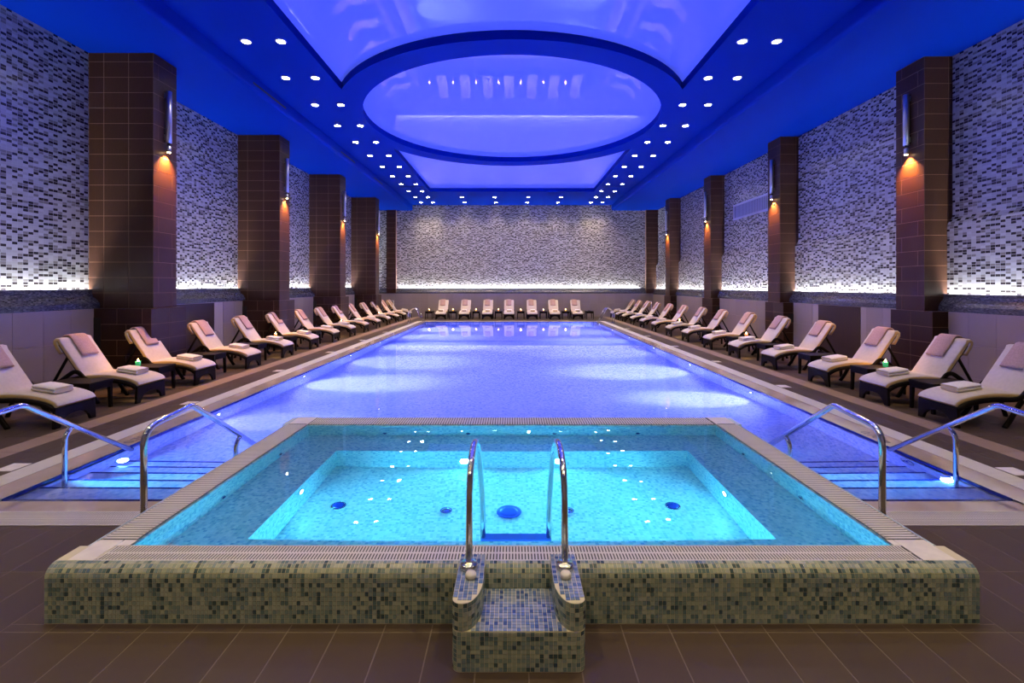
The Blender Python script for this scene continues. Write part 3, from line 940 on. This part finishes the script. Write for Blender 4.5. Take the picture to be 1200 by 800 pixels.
# mosaic cladding of the front: every little tile a raised piece, joined
def clad(mb, path, x0, x1, pitch, rows_pitch, jt=.0034, th=.0025):
    """tiles along a profile path [(y, z)] (bottom to top), rows of them from x0 to x1"""
    P = [Vector((p[0], p[1])) for p in path]
    S = [0]
    for a, b in zip(P[:-1], P[1:]): S.append(S[-1] + (b - a).length)
    def at(s):
        for i in range(len(P) - 1):
            if s <= S[i + 1] or i == len(P) - 2:
                t = (s - S[i]) / max(1e-9, S[i + 1] - S[i]); return P[i].lerp(P[i + 1], t)
    n = int(round(S[-1] / rows_pitch)); rp = S[-1] / n
    nc = int(round((x1 - x0) / pitch)); cp = (x1 - x0) / nc
    for r_ in range(n):
        a = at(r_ * rp + jt / 2); b = at((r_ + 1) * rp - jt / 2)
        t = (b - a).normalized(); nn = Vector((-t.y, t.x)) * th
        for c in range(nc):
            u0 = x0 + c * cp + jt / 2; u1 = x0 + (c + 1) * cp - jt / 2
            vs = [(u0, a.x, a.y), (u1, a.x, a.y), (u1, b.x, b.y), (u0, b.x, b.y)]
            vs += [(x, y_ + nn.x, z_ + nn.y) for x, y_, z_ in vs]
            mb.add(vs, [(4, 5, 6, 7), (0, 1, 5, 4), (1, 2, 6, 5), (2, 3, 7, 6), (3, 0, 4, 7)])
path = [(TY0 + g, 0.004)] + arc + [(3.158, TZ - g)]
mb = MB()
clad(mb, path, -TX + g, -.36, .0262, .0302); clad(mb, path, .43, TX - g, .0262, .0302)
mid = [p for p in path]
clad(mb, path, -.36, .43, .0262, .0302)
o = T(mb, 'mosaic_tiles', M['mosaic_tile']); o['kind'] = 'stuff'
# outer side faces of the tub on the deck
mb = MB()
for s in (-1, 1):
    n = int((PY0 - TY0) / .0262)
    for i in range(n):
        for k in range(10):
            y0, y1 = TY0 + .01 + i * .0262 + .0016, TY0 + .01 + (i + 1) * .0262 - .0016
            z0, z1 = .004 + k * .0302 + .0016, .004 + (k + 1) * .0302 - .0016
            a, b = s * (TX - g), s * TX
            mb.add([(b, y0, z0), (b, y1, z0), (b, y1, z1), (b, y0, z1)], [(0, 1, 2, 3)])
o = T(mb, 'side_mosaic_tiles', M['mosaic_tile']); o['kind'] = 'stuff'
# floor fittings
def disc(name, x, y, z, r, m, ring=None, axis='z', d=1):
    q = MB(); h = .012
    if axis == 'z': q.lathe([(r, 0), (r * .94, h), (r * .5, h * 1.4), (.0001, h * 1.5)], (0, 0, 0), 20, 'z')
    else: q.lathe([(r, 0), (r * .94, d * h), (r * .5, d * h * 1.4), (.0001, d * h * 1.5)], (0, 0, 0), 16, axis)
    o = obj(name, q, m, tub, (x, y - TY0, z))
    if ring is not None:
        q = MB().lathe([(r * 1.02, 0), (r * 1.14, d * h * .6), (r * 1.02, d * h * 1.2), (r * .96, d * h * 1.1)], (0, 0, 0), 20, axis); obj('ring', q, ring, o)
    return o
disc('drain', -.03, 4.72, PZ, .11, M['blade'], M['blade'])
disc('floor_inlet', -1.76, 4.8, PZ, .07, M['navy'], M['chrome'])
disc('floor_inlet', 1.63, 4.8, PZ, .07, M['navy'], M['chrome'])
disc('floor_inlet', -.66, 4.74, PZ, .055, M['chrome'], M['chrome'])
disc('floor_inlet', .56, 4.74, PZ, .055, M['chrome'], M['chrome'])
for s in (-1, 1):
    for y in (4.41, 5.5): disc('jet', s * (wx), y, TWZ - .32, .03, M['navy'], M['chrome'], 'x', -s)
for x in (-1.68, -.58, .56, 1.66): disc('jet', x, wy1, TWZ - .32, .03, M['navy'], M['chrome'], 'y', -1)
# underwater lamps of the tub
for s in (-1, 1):
    o = disc('underwater_lamp', s * px, 4.744 if s < 0 else 4.70, TWZ - .55, .045, M['lamp_tub'], M['chrome'], 'x', -s)
    lamp('tub_light', 'SPOT', tub, (s * (px - .05), 4.73 - TY0, TWZ - .55), P_TUB * .5, TUBCYAN, (-s, 0, -.35), math.radians(165), 1, .05)
for x in (-.57, .56):
    o = disc('underwater_lamp', x, pyb, TWZ - .68, .045, M['lamp_tub'], M['chrome'], 'y', -1)
    lamp('tub_light', 'SPOT', tub, (x, pyb - .05 - TY0, TWZ - .68), P_TUB * 1.5, TUBCYAN, (0, -1, -.3), math.radians(165), 1, .05)

# --- the mosaic step in front of the tub
SX0, SX1, SY0 = -.345, .4225, 2.695
cxm = (SX0 + SX1) / 2
step = thing('mosaic_step', 'low mosaic step block with two rounded side piers against the hot tub', 'step', (cxm, SY0, 0))
def TS(mb, name, mats):
    mb.v = [(x - cxm, y - SY0, z) for x, y, z in mb.v]
    return obj(name, mb, mats, step)
def rounded_front(x0, x1, y0, y1, rl, rr, n=8):
    pts = [(x1, y1), (x0, y1)]
    for k in range(n + 1):
        a = k / n * PI / 2; pts.append((x0 + rl[0] - rl[0] * math.cos(a), y0 + rl[1] - rl[1] * math.sin(a)))
    for k in range(n + 1):
        a = k / n * PI / 2; pts.append((x1 - rr[0] + rr[0] * math.sin(a), y0 + rr[1] - rr[1] * math.cos(a)))
    return pts
SZ, PZT = .235, .395
block = rounded_front(SX0 + g, SX1 - g, SY0 + g, TY0 - .002, (.045, .045), (.045, .045))
TS(MB().prism(block, 'z', 0, SZ - g), 'block', M['step_grout'])
WP = .17
pl = rounded_front(SX0 + g, SX0 + WP - g, SY0 + g, TY0 - .002, (.05, .045), (.10, .22))
prr = rounded_front(SX1 - WP + g, SX1 - g, SY0 + g, TY0 - .002, (.10, .22), (.05, .045))
# piers run on over the rim of the tub to carry the ladder
def pier(poly, x0, x1):
    q = MB().prism(poly, 'z', SZ - g, PZT - g)
    q.box(x0 + g, x1 - g, TY0 - .003, 3.19, TZ - g, PZT - g)
    return q
TS(pier(pl, SX0, SX0 + WP), 'pier', M['step_grout'])
TS(pier(prr, SX1 - WP, SX1), 'pier', M['step_grout'])
def clad_plan(mb, path, z0, z1, pitch, zp, jt=.0034, th=.0025):
    """tiles on a vertical face following a plan path [(x, y)], outside to the right-hand side of travel"""
    P = [Vector(p) for p in path]; S = [0]
    for a, b in zip(P[:-1], P[1:]): S.append(S[-1] + (b - a).length)
    def at(s):
        for i in range(len(P) - 1):
            if s <= S[i + 1] or i == len(P) - 2:
                t = (s - S[i]) / max(1e-9, S[i + 1] - S[i]); return P[i].lerp(P[i + 1], t)
    n = max(1, int(round(S[-1] / pitch))); cp = S[-1] / n
    nr = max(1, int(round((z1 - z0) / zp))); rp = (z1 - z0) / nr
    for c in range(n):
        a, b = at(c * cp + jt / 2), at((c + 1) * cp - jt / 2)
        t = (b - a).normalized(); nn = Vector((t.y, -t.x)) * th
        for r_ in range(nr):
            q0, q1 = z0 + r_ * rp + jt / 2, z0 + (r_ + 1) * rp - jt / 2
            vs = [(a.x, a.y, q0), (b.x, b.y, q0), (b.x, b.y, q1), (a.x, a.y, q1)]
            vs += [(x + nn.x, y_ + nn.y, z_) for x, y_, z_ in vs]
            mb.add(vs, [(4, 5, 6, 7), (0, 1, 5, 4), (1, 2, 6, 5), (2, 3, 7, 6), (3, 0, 4, 7)])
def inside(p, poly):
    c = False; n = len(poly)
    for i in range(n):
        a, b = poly[i], poly[i - 1]
        if (a[1] > p[1]) != (b[1] > p[1]) and p[0] < (b[0] - a[0]) * (p[1] - a[1]) / (b[1] - a[1]) + a[0]: c = not c
    return c
def clad_top(mb, poly, z, pitch, jt=.0034, th=.0025, holes=()):
    xs = [p[0] for p in poly]; ys = [p[1] for p in poly]
    nx = int(round((max(xs) - min(xs)) / pitch)); ny = int(round((max(ys) - min(ys)) / pitch))
    cx, cy = (max(xs) - min(xs)) / nx, (max(ys) - min(ys)) / ny
    for i in range(nx):
        for j in range(ny):
            a, b = min(xs) + i * cx + jt / 2, min(xs) + (i + 1) * cx - jt / 2
            c, d = min(ys) + j * cy + jt / 2, min(ys) + (j + 1) * cy - jt / 2
            cs = ((a, c), (b, c), (b, d), (a, d))
            mx_ = ((a + b) / 2, (c + d) / 2)
            ok = all(inside((p[0] * .98 + mx_[0] * .02, p[1] * .98 + mx_[1] * .02), poly) for p in cs)
            if ok and not any(inside(p, h) for h in holes for p in (mx_,)):
                vs = [(a, c, z), (b, c, z), (b, d, z), (a, d, z), (a, c, z + th), (b, c, z + th), (b, d, z + th), (a, d, z + th)]
                mb.add(vs, [(4, 5, 6, 7), (0, 1, 5, 4), (1, 2, 6, 5), (2, 3, 7, 6), (3, 0, 4, 7)])
mb = MB()
clad_plan(mb, block[1:] + [block[0]], .004, SZ - .006, .0262, .0262)
clad_plan(mb, pl[1:] + [pl[0]], SZ, PZT - .004, .0262, .0262)
clad_plan(mb, prr[1:] + [prr[0]], SZ, PZT - .004, .0262, .0262)
o = TS(mb, 'mosaic_tiles', M['mosaic_tile']); o['kind'] = 'stuff'
mb = MB()
clad_top(mb, block, SZ - g, .0262, holes=(pl, prr))
ext = lambda p, x0, x1: [(x1 - g, 3.19), (x0 + g, 3.19)] + p[2:]
clad_top(mb, ext(pl, SX0, SX0 + WP), PZT - g, .0262); clad_top(mb, ext(prr, SX1 - WP, SX1), PZT - g, .0262)
o = TS(mb, 'top_mosaic_tiles', M['mosaic_top_blue_lit']); o['kind'] = 'stuff'
for nm, x in (('broad', SX0 + WP / 2 + .005), ('narrow', SX1 - WP / 2 - .005)):
    q = MB().lathe([(.030, 0), (.034, .004), (.034, .022), (.028, .032), (.0001, .034)], n=18)
    tag(obj('push_button', q, M['white_plastic'], None, (x, 2.935, PZT)), 'round white push button on the step pier toward the %s pillars' % nm, 'button', 'hot tub push buttons')

# --- ladder of the tub
LX, LC = .308, .032
lad = thing('tub_ladder', 'polished steel two rail ladder hooked over the front rim of the hot tub', 'ladder', (LC, 3.12, PZT))
def TLd(mb, name, mats, par=lad):
    mb.v = [(x - LC, y - 3.12, z - PZT) for x, y, z in mb.v]
    return obj(name, mb, mats, par)
for s in (-1, 1):
    pts = [(LC + s * LX, 3.04, PZT + .01), (LC + s * LX, 3.08, 1.0), (LC + s * (LX - .005), 3.46, 1.10), (LC + s * (LX - .012), 3.80, .88), (LC + s * (LX - .035), 3.93, .36), (LC + s * (LX - .035), 3.93, -.22)]
    TLd(MB().tube(fillet(pts, {1: .22, 2: .2, 3: .25, 4: .2}, 10), .0225, 14), 'rail', M['chrome'])
    q = MB().lathe([(.058, 0), (.058, .02), (.05, .032), (.026, .036), (.026, .045)], (LC + s * LX, 3.04, PZT), 22)
    TLd(q, 'flange', M['chrome'])
q = MB()
q.box(LC - LX + .02, LC + LX - .02, 3.885, 3.975, -.165, -.14)
TLd(q, 'tread', M['ladder_step'])

# ================================================================== POOL THINGS
# handrails at the steps
def handrail(x, ypost, label):
    t = thing('handrail', label, 'handrail', (x, 4.31, 0), 'steel handrails at the pool steps')
    P = [(0, 0, .0), (0, 0, .894), (0, .65, .955), (0, 2.08, -.012)]
    f = fillet([P[0], P[1], P[2]], .16, 8)
    f2 = fillet([P[1], P[2], P[3]], .05, 6)
    full = f[:-1] + f2[1:]
    obj('rail', MB().tube(full, .029, 14), M['chrome'], t)
    yp = ypost - 4.31
    zr = .955 - (yp + .09 - .65) * (.967 / 1.43)
    base = -.26 - 0.0
    if yp > 1.3: base = -.39
    pts = [(0, yp, base), (0, yp, zr - .10), (0, yp + .09, zr - .01)]
    obj('post', MB().tube(fillet(pts, .06, 6), .026, 14), M['chrome'], t)
    obj('foot', MB().lathe([(.055, 0), (.055, .012), (.03, .02)], (0, 0, 0), 18), M['chrome'], t)
    return t
handrail(-5.13, 5.43, 'outer steel handrail at the pool steps toward the broad pillars')
handrail(-3.35, 5.74, 'inner steel handrail beside the hot tub toward the broad pillars')
handrail(3.37, 5.74, 'inner steel handrail beside the hot tub toward the narrow pillars')
handrail(5.09, 5.43, 'outer steel handrail at the pool steps toward the narrow pillars')
# small ladders at the far pool corners
for s, x, w in ((-1, PL, 'broad'), (1, PR, 'narrow')):
    t = thing('pool_ladder', 'small steel pool ladder at the far pool end, %s pillar side' % w, 'ladder', (x, 28.2, 0))
    for dy in (-.25, .25):
        pts = [(s * .85, dy, 0), (s * .85, dy, .72), (s * .42, dy, .95), (-s * .06, dy, .0), (-s * .08, dy, -1.0)]
        obj('rail', MB().tube(fillet(pts, .2, 6), .024, 10), M['chrome'], t)
        obj('foot', MB().lathe([(.05, 0), (.05, .015), (.025, .02)], (s * .85, dy, 0), 12), M['chrome'], t)
    for z in (-.35, -.65): obj('tread', MB().box(-.12, -.03, -.25, .25, z, z + .03) if s > 0 else MB().box(.03, .12, -.25, .25, z, z + .03), M['chrome'], t)
# underwater lamps
def pool_lamp(x, y, z, d, power, col, label, lit=True, size=.09, spread=165, tilt=-.12, beam=0, em='lamp_pool'):
    t = thing('pool_lamp', label, 'underwater lamp', (x, y, z), 'round underwater lamps in the pool walls')
    obj('ring', MB().lathe([(size * 1.0, 0), (size * 1.25, d * .008), (size * 1.0, d * .018), (size * .95, d * .016)], (0, 0, 0), 18, 'x'), M['chrome'], t)
    obj('lens', MB().lathe([(size * .97, 0), (size * .9, d * .012), (.0001, d * .018)], (0, 0, 0), 18, 'x'), M[em] if lit else M['blade'], t)
    if beam: lamp('pool_beam', 'SPOT', t, (d * .07, 0, 0), beam, BEAMBLUE, (d, 0, -1.15), math.radians(80), 1, .06)
    if lit: lamp('pool_light', 'SPOT', t, (d * .07, 0, 0), power, col, (d, 0, tilt), math.radians(spread), 1, .06)
for k, y in enumerate((8.5, 12.0, 15.45, 18.9, 22.3, 25.7)):
    pool_lamp(PL, y, -.36, 1, P_POOL, POOLBLUE, 'glowing underwater lamp, pool wall toward the broad pillars, %s from the steps' % ORD[k], beam=P_POOL_BEAM)
for k, y in enumerate((10.25, 13.75, 17.25, 20.8, 24.4, 28.0)):
    pool_lamp(PR, y, -.42, -1, P_POOL, POOLBLUE, 'glowing underwater lamp, pool wall toward the narrow pillars, %s from the steps' % ORD[k], beam=P_POOL_BEAM)
STEPC = (.10, .62, 1.0)
pool_lamp(PL, 5.60, -.13, 1, P_STEP, STEPC, spread=70, tilt=-.10, label='upper small underwater lamp over the steps, broad pillar side', size=.04, em='lamp_tub')
pool_lamp(PL, 5.60, -.22, 1, P_STEP, STEPC, spread=70, tilt=-.10, label='lower small underwater lamp over the steps, broad pillar side', size=.035, em='lamp_tub')
pool_lamp(PL, 6.34, -.40, 1, P_STEP, (.10, .35, 1.0), spread=165, tilt=-.05, label='farther underwater lamp over the steps, broad pillar side', size=.05, em='lamp_tub')
pool_lamp(PR, 5.56, -.11, -1, P_STEP, STEPC, spread=70, tilt=-.10, label='upper small underwater lamp over the steps, narrow pillar side', size=.04, em='lamp_tub')
pool_lamp(PR, 5.56, -.21, -1, P_STEP, (.10, .35, 1.0), spread=165, tilt=-.05, label='lower small underwater lamp over the steps, narrow pillar side', size=.035, em='lamp_tub')
pool_lamp(PR, 6.2, -.28, -1, 0, STEPC, 'unlit round underwater lamp past the steps, narrow pillar side', lit=False)
# white service lids in the deck beside the grille
for k, y in enumerate((5.75, 8.9, 12.3, 15.75, 19.2, 22.6)):
    q = MB().bevbox(-.11, .11, -.12, .12, -.004, .004, .002)
    tag(obj('deck_lid', q, M['white_stone'], None, (-6.06, y, 0)), 'small white square lid in the dark deck, broad pillar side, %s from the front' % ORD[k], 'lid', 'white lids in the deck')
for k, y in enumerate((5.62, 10.4, 13.8, 17.3, 20.8, 24.4)):
    q = MB().bevbox(-.11, .11, -.12, .12, -.004, .004, .002)
    tag(obj('deck_lid', q, M['white_stone'], None, (5.96, y, 0)), 'small white square lid in the dark deck, narrow pillar side, %s from the front' % ORD[k], 'lid', 'white lids in the deck')
# depth lettering on the stone margin
for x, y, rz, w in ((-5.40, 6.9, PI / 2, 'broad'), (5.30, 6.9, -PI / 2, 'narrow')):
    fc = bpy.data.curves.new('lettering', 'FONT'); fc.body = '0.70 m'; fc.size = .19; fc.extrude = .001; fc.align_x = 'CENTER'; fc.align_y = 'CENTER'
    fc.materials.append(M['ink'])
    to = bpy.data.objects.new('lettering', fc); C.objects.link(to)
    me = bpy.data.meshes.new_from_object(to.evaluated_get(bpy.context.evaluated_depsgraph_get()))
    bpy.data.objects.remove(to)
    o = bpy.data.objects.new('depth_marking', me); C.objects.link(o); o.location = (x, y, .001); o.rotation_euler = (0, 0, rz)
    o['kind']='thing'; tag(o, 'black depth lettering on the stone pool margin, %s pillar side' % w, 'lettering')

# ================================================================== LOUNGERS, TABLES, TOWELS
def spline(pts, n=5):
    P = [Vector(p) for p in pts]; out = []
    for i in range(len(P) - 1):
        p0, p1, p2, p3 = P[max(i - 1, 0)], P[i], P[i + 1], P[min(i + 2, len(P) - 1)]
        for k in range(n):
            t = k / n
            out.append(.5 * ((2 * p1) + (p2 - p0) * t + (2 * p0 - 5 * p1 + 4 * p2 - p3) * t * t + (3 * p1 - p0 - 3 * p2 + p3) * t ** 3))
    out.append(P[-1])
    return out
SEAT = [(.0, .335), (.04, .385), (.16, .435), (.35, .478), (.6, .505), (.85, .50), (1.0, .485)]
BTOP = (1.50, 1.17)
def make_lounger():
    t = thing('sun_lounger', '', 'sun lounger', (0, 0, 0), 'loungers around the pool')
    # foot panel with arch
    poly = [(-.36, 0), (-.27, 0), (-.235, .09), (-.17, .155), (-.09, .185), (0, .192), (.09, .185), (.17, .155), (.235, .09), (.27, 0), (.36, 0), (.345, .31), (-.345, .31)]
    q = MB().prism(poly, 'x', 0.0, .045)
    obj('foot_panel', q, M['wood'], t)
    rail = spline([(.03, .29), (.18, .372), (.4, .42), (.65, .44), (.88, .44), (1.0, .475), (1.1, .575), (1.2, .59), (1.34, .50), (1.5, .38)], 4)
    for s in (-1, 1):
        y0, y1 = sorted((s * .315, s * .365))
        obj('side_rail', MB().ribbon([(p.x, p.y) for p in rail], y0, y1, .075, round_=.2), M['wood'], t)
        leg = spline([(1.02, .43), (.92, .28), (.84, .14), (.74, .0)], 4)
        obj('leg', MB().ribbon([(p.x, p.y) for p in leg], y0, y1, .075, round_=.2), M['wood'], t)
        leg = spline([(1.32, .46), (1.38, .28), (1.47, .0)], 4)
        obj('leg', MB().ribbon([(p.x, p.y) for p in leg], y0, y1, .065, round_=.2), M['wood'], t)
        b0, b1 = sorted((s * .265, s * .305))
        obj('back_strut', MB().ribbon([(1.36, .86), (1.62, .40)], b0, b1, .045, round_=.2), M['wood'], t)
    q = MB()
    for s in (-1, 1):
        b0, b1 = sorted((s * .26, s * .32)); q.ribbon([(1.03, .42), (1.5, 1.1)], b0, b1, .04, round_=.2)
    for k in range(6):
        f = .12 + k * .16; cx, cz = 1.03 + .47 * f, .42 + .68 * f
        q.ribbon([(cx - .03, cz - .0435), (cx + .03, cz + .0435)], -.26, .26, .02, round_=.2)
    obj('back_frame', q, M['wood'], t)
    seat = spline(SEAT, 4)
    obj('seat_board', MB().ribbon([(p.x + .03, p.y - .056) for p in seat[2:]], -.315, .315, .02, round_=.2), M['wood'], t)
    obj('cross_bar', MB().box(1.56, 1.62, -.365, .365, .36, .42), M['wood'], t)
    path = [(p.x, p.y) for p in seat] + [(1.03, .50), (1.06, .53)]
    path += [(1.06 + (BTOP[0] - 1.06) * f, .53 + (BTOP[1] - .53) * f) for f in (.2, .4, .6, .8, .94)]
    path += [(1.492, 1.182), (1.53, 1.188), (1.562, 1.16), (1.56, 1.12), (1.515, 1.03), (1.455, .935)]
    obj('cushion', MB().ribbon(path, -.335, .335, .075, 0, 1, .17), [M['cushion'], M['cushion_side']], t)
    return t
def make_towel_over(w, dy):
    # drapes over the head end: local frame = lounger's
    d = Vector((BTOP[0] - 1.06, BTOP[1] - .53)).normalized()
    n = Vector((-d.y, d.x)) * .062
    B = Vector(BTOP)
    pts = [B - d * .40 + n * 1.02, B - d * .25 + n * 1.04, B - d * .12 + n, B - d * .02 + n * 1.05, B + Vector((-.012, .074)), B + Vector((.05, .08)), B + Vector((.115, .045)), B + Vector((.122, -.03)), B + Vector((.09, -.12)), B + Vector((.06, -.18))]
    sp = spline([(p.x, p.y) for p in pts], 3)
    q = MB().ribbon([(p.x, p.y) for p in sp], -w / 2, w / 2, .042, round_=.45)
    return q
def make_folded():
    # two folds of thick towel lying one on the other, origin at the bottom centre
    q = MB()
    for k, (z, a, b) in enumerate(((.024, -.20, .20), (.070, -.195, .19))):
        sp = [(a, z), (a + .04, z), (0, z + (.004 if k else 0)), (b - .04, z), (b, z)]
        q.ribbon(sp, -.155, .155, .045, 0, 1, .45)
    return q
proto = make_lounger()
towel_me = make_towel_over(.36, 0).mesh('draped_towel', M['towel_pink'])
folded_me = make_folded().mesh('folded_towel', [M['towel_white'], M['towel_warm_lit_edge']])
first = [True]
def lounger(x, y, rz, where):
    lab = 'cream cushioned dark ' + where
    if first[0]:
        first[0] = False; o = proto; o.location = (x, y, 0); o.rotation_euler = (0, 0, rz); o['label'] = lab
    else:
        o = dup(proto, (x, y, 0), rz, lab)
    c, s = math.cos(rz), math.sin(rz)
    def W(u, v): return (x + c * u - s * v, y + s * u + c * v)
    # draped towel
    tw = link('draped_towel', towel_me)
    dy = RND.uniform(.02, .07) * (-1 if abs(rz) > 2 else 1)
    p = W(0, dy); tw.location = (p[0], p[1], 0); tw.rotation_euler = (0, 0, rz)
    tag(tw, 'dusty pink towel draped over the ' + where, 'towel', 'pink towels on the loungers')
    fo = link('folded_towel', folded_me)
    u = .40 + RND.uniform(-.03, .03)
    p = W(u, RND.uniform(-.03, .03)); fo.location = (p[0], p[1], .525); fo.rotation_euler = (0, -.13, rz + RND.uniform(-.06, .06))
    fo.rotation_mode = 'XYZ'
    tag(fo, 'folded white towel on the seat of the ' + where, 'towel', 'folded white towels on the loungers')
    return o
LY = [7.25, 8.84, 10.47, 12.49, 14.45, 16.44, 18.5, 20.5, 22.45, 24.5, 26.6, 28.65, 30.6, 32.3]
RY = [7.31, 8.67, 10.3, 12.36, 14.35, 16.34, 18.5, 20.5, 22.7, 24.8, 26.85, 28.9, 30.75, 32.4]
BX = [-4.72, -3.17, -1.64, -.2, 1.35, 2.84, 4.36]
for k, y in enumerate(LY):
    lounger(-7.0, y + .36, PI, (ORD[k] + ' lounger from the front, broad pillar side'))
for k, y in enumerate(RY):
    lounger(6.88, y + .36, 0, (ORD[k] + ' lounger from the front, narrow pillar side'))
for k, x in enumerate(BX):
    lounger(x, 31.3, PI / 2, (ORD[k] + ' far lounger from the broad pillars'))

def make_table():
    t = thing('side_table', '', 'side table', (0, 0, 0), 'dark side tables between loungers')
    obj('table_top', MB().bevbox(-.40, .40, -.25, .25, .48, .52, .006), M['wood'], t)
    q = MB()
    for s in (-1, 1):
        q.box(-.375, .375, s * .225 - .012, s * .225 + .012, .38, .48); q.box(s * .375 - .012, s * .375 + .012, -.213, .213, .38, .48)
    obj('apron', q, M['wood'], t)
    for a in (-1, 1):
        for b in (-1, 1):
            q = MB().add([(a * .33, b * .185, .48), (a * .39, b * .185, .48), (a * .39, b * .24, .48), (a * .33, b * .24, .48), (a * .345, b * .20, 0), (a * .392, b * .20, 0), (a * .392, b * .242, 0), (a * .345, b * .242, 0)],
                         [(0, 1, 2, 3), (4, 7, 6, 5), (0, 4, 5, 1), (1, 5, 6, 2), (2, 6, 7, 3), (3, 7, 4, 0)])
            obj('leg', q, M['wood'], t)
    return t
tproto = make_table(); tfirst = [True]
def table(x, y, where, rz=0):
    lab = 'dark square side table, ' + where
    if tfirst[0]:
        tfirst[0] = False; tproto.location = (x, y, 0); tproto.rotation_euler = (0, 0, rz); tproto['label'] = lab; return tproto
    return dup(tproto, (x, y, 0), rz, lab)
cand_cache = {}
def candle(x, y, z, green, where):
    key = green
    t = thing('candle_glass', 'burning %s glass candle on the table %s' % ('green' if green else 'orange', where), 'candle', (x, y, z), 'candles on the side tables')
    if key not in cand_cache:
        c = MB().lathe([(.040, 0), (.046, .006), (.048, .10), (.043, .10), (.041, .055), (.0001, .054)], n=16).mesh('cup', M['cup_green' if green else 'cup_orange'])
        w = MB().lathe([(.040, .05), (.040, .078), (.0001, .08)], n=14).mesh('wax', M['wax'])
        f = MB().lathe([(.004, .078), (.016, .095), (.018, .11), (.010, .13), (.0001, .155)], n=10).mesh('flame', M['flame'])
        cand_cache[key] = (c, w, f)
    for n, m in zip(('cup', 'wax', 'flame'), cand_cache[key]): link(n, m, t)
    lamp('candle_light', 'POINT', t, (0, 0, .17), P_CANDLE, (1.0, .5, .18), radius=.02)
TXL, TXR = -7.68, 7.6
for k in range(13):
    y = (LY[k] + .72 + LY[k + 1]) / 2
    table(TXL, y, 'between %s and %s loungers, broad pillar side' % (ORD[k], ORD[k + 1]))
    if k in (1, 4, 7, 10): candle(TXL - .18, y - .06, .52, k == 1, 'between %s and %s loungers, broad pillar side' % (ORD[k], ORD[k + 1]))
    y = (RY[k] + .72 + RY[k + 1]) / 2
    table(TXR, y, 'between %s and %s loungers, narrow pillar side' % (ORD[k], ORD[k + 1]))
    if k in (1, 4, 7): candle(TXR + .18, y + .02, .52, k == 1, 'between %s and %s loungers, narrow pillar side' % (ORD[k], ORD[k + 1]))
for k, x in enumerate((-5.53, -3.94, -2.4, -.9, .59, 2.1, 3.58, 5.19)):
    table(x, 31.85, 'far row, %s from the broad pillars' % ORD[k], PI / 2)
    if k < 7: candle(x, 31.65, .52, False, 'far row, %s from the broad pillars' % ORD[k])
q = MB().lathe([(.05, 0), (.07, .01), (.07, .05), (.062, .05), (.06, .012), (.0001, .012)], n=14)
tag(obj('ashtray', q, M['black'], None, (5.15, 31.65, .52)), 'small dark bowl on the last far side table by the narrow pillars', 'bowl')
# slim poles near the far corners
for x, w in ((8.9, 'narrow'), (-7.9, 'broad')):
    t = thing('slim_post', 'slim metal post behind the far loungers, %s pillar side' % w, 'post', (x, 30.25 if x > 0 else 31.6, 0))
    obj('pole', MB().lathe([(.022, .02), (.022, 1.2)], n=12), M['alu'], t)
    obj('base', MB().lathe([(.10, 0), (.10, .012), (.03, .02)], n=16), M['alu'], t)
    obj('cap', MB().tube([(0, 0, 1.19), (0, 0, 1.22), (-.16, 0, 1.22)], .018, 8), M['alu'], t)
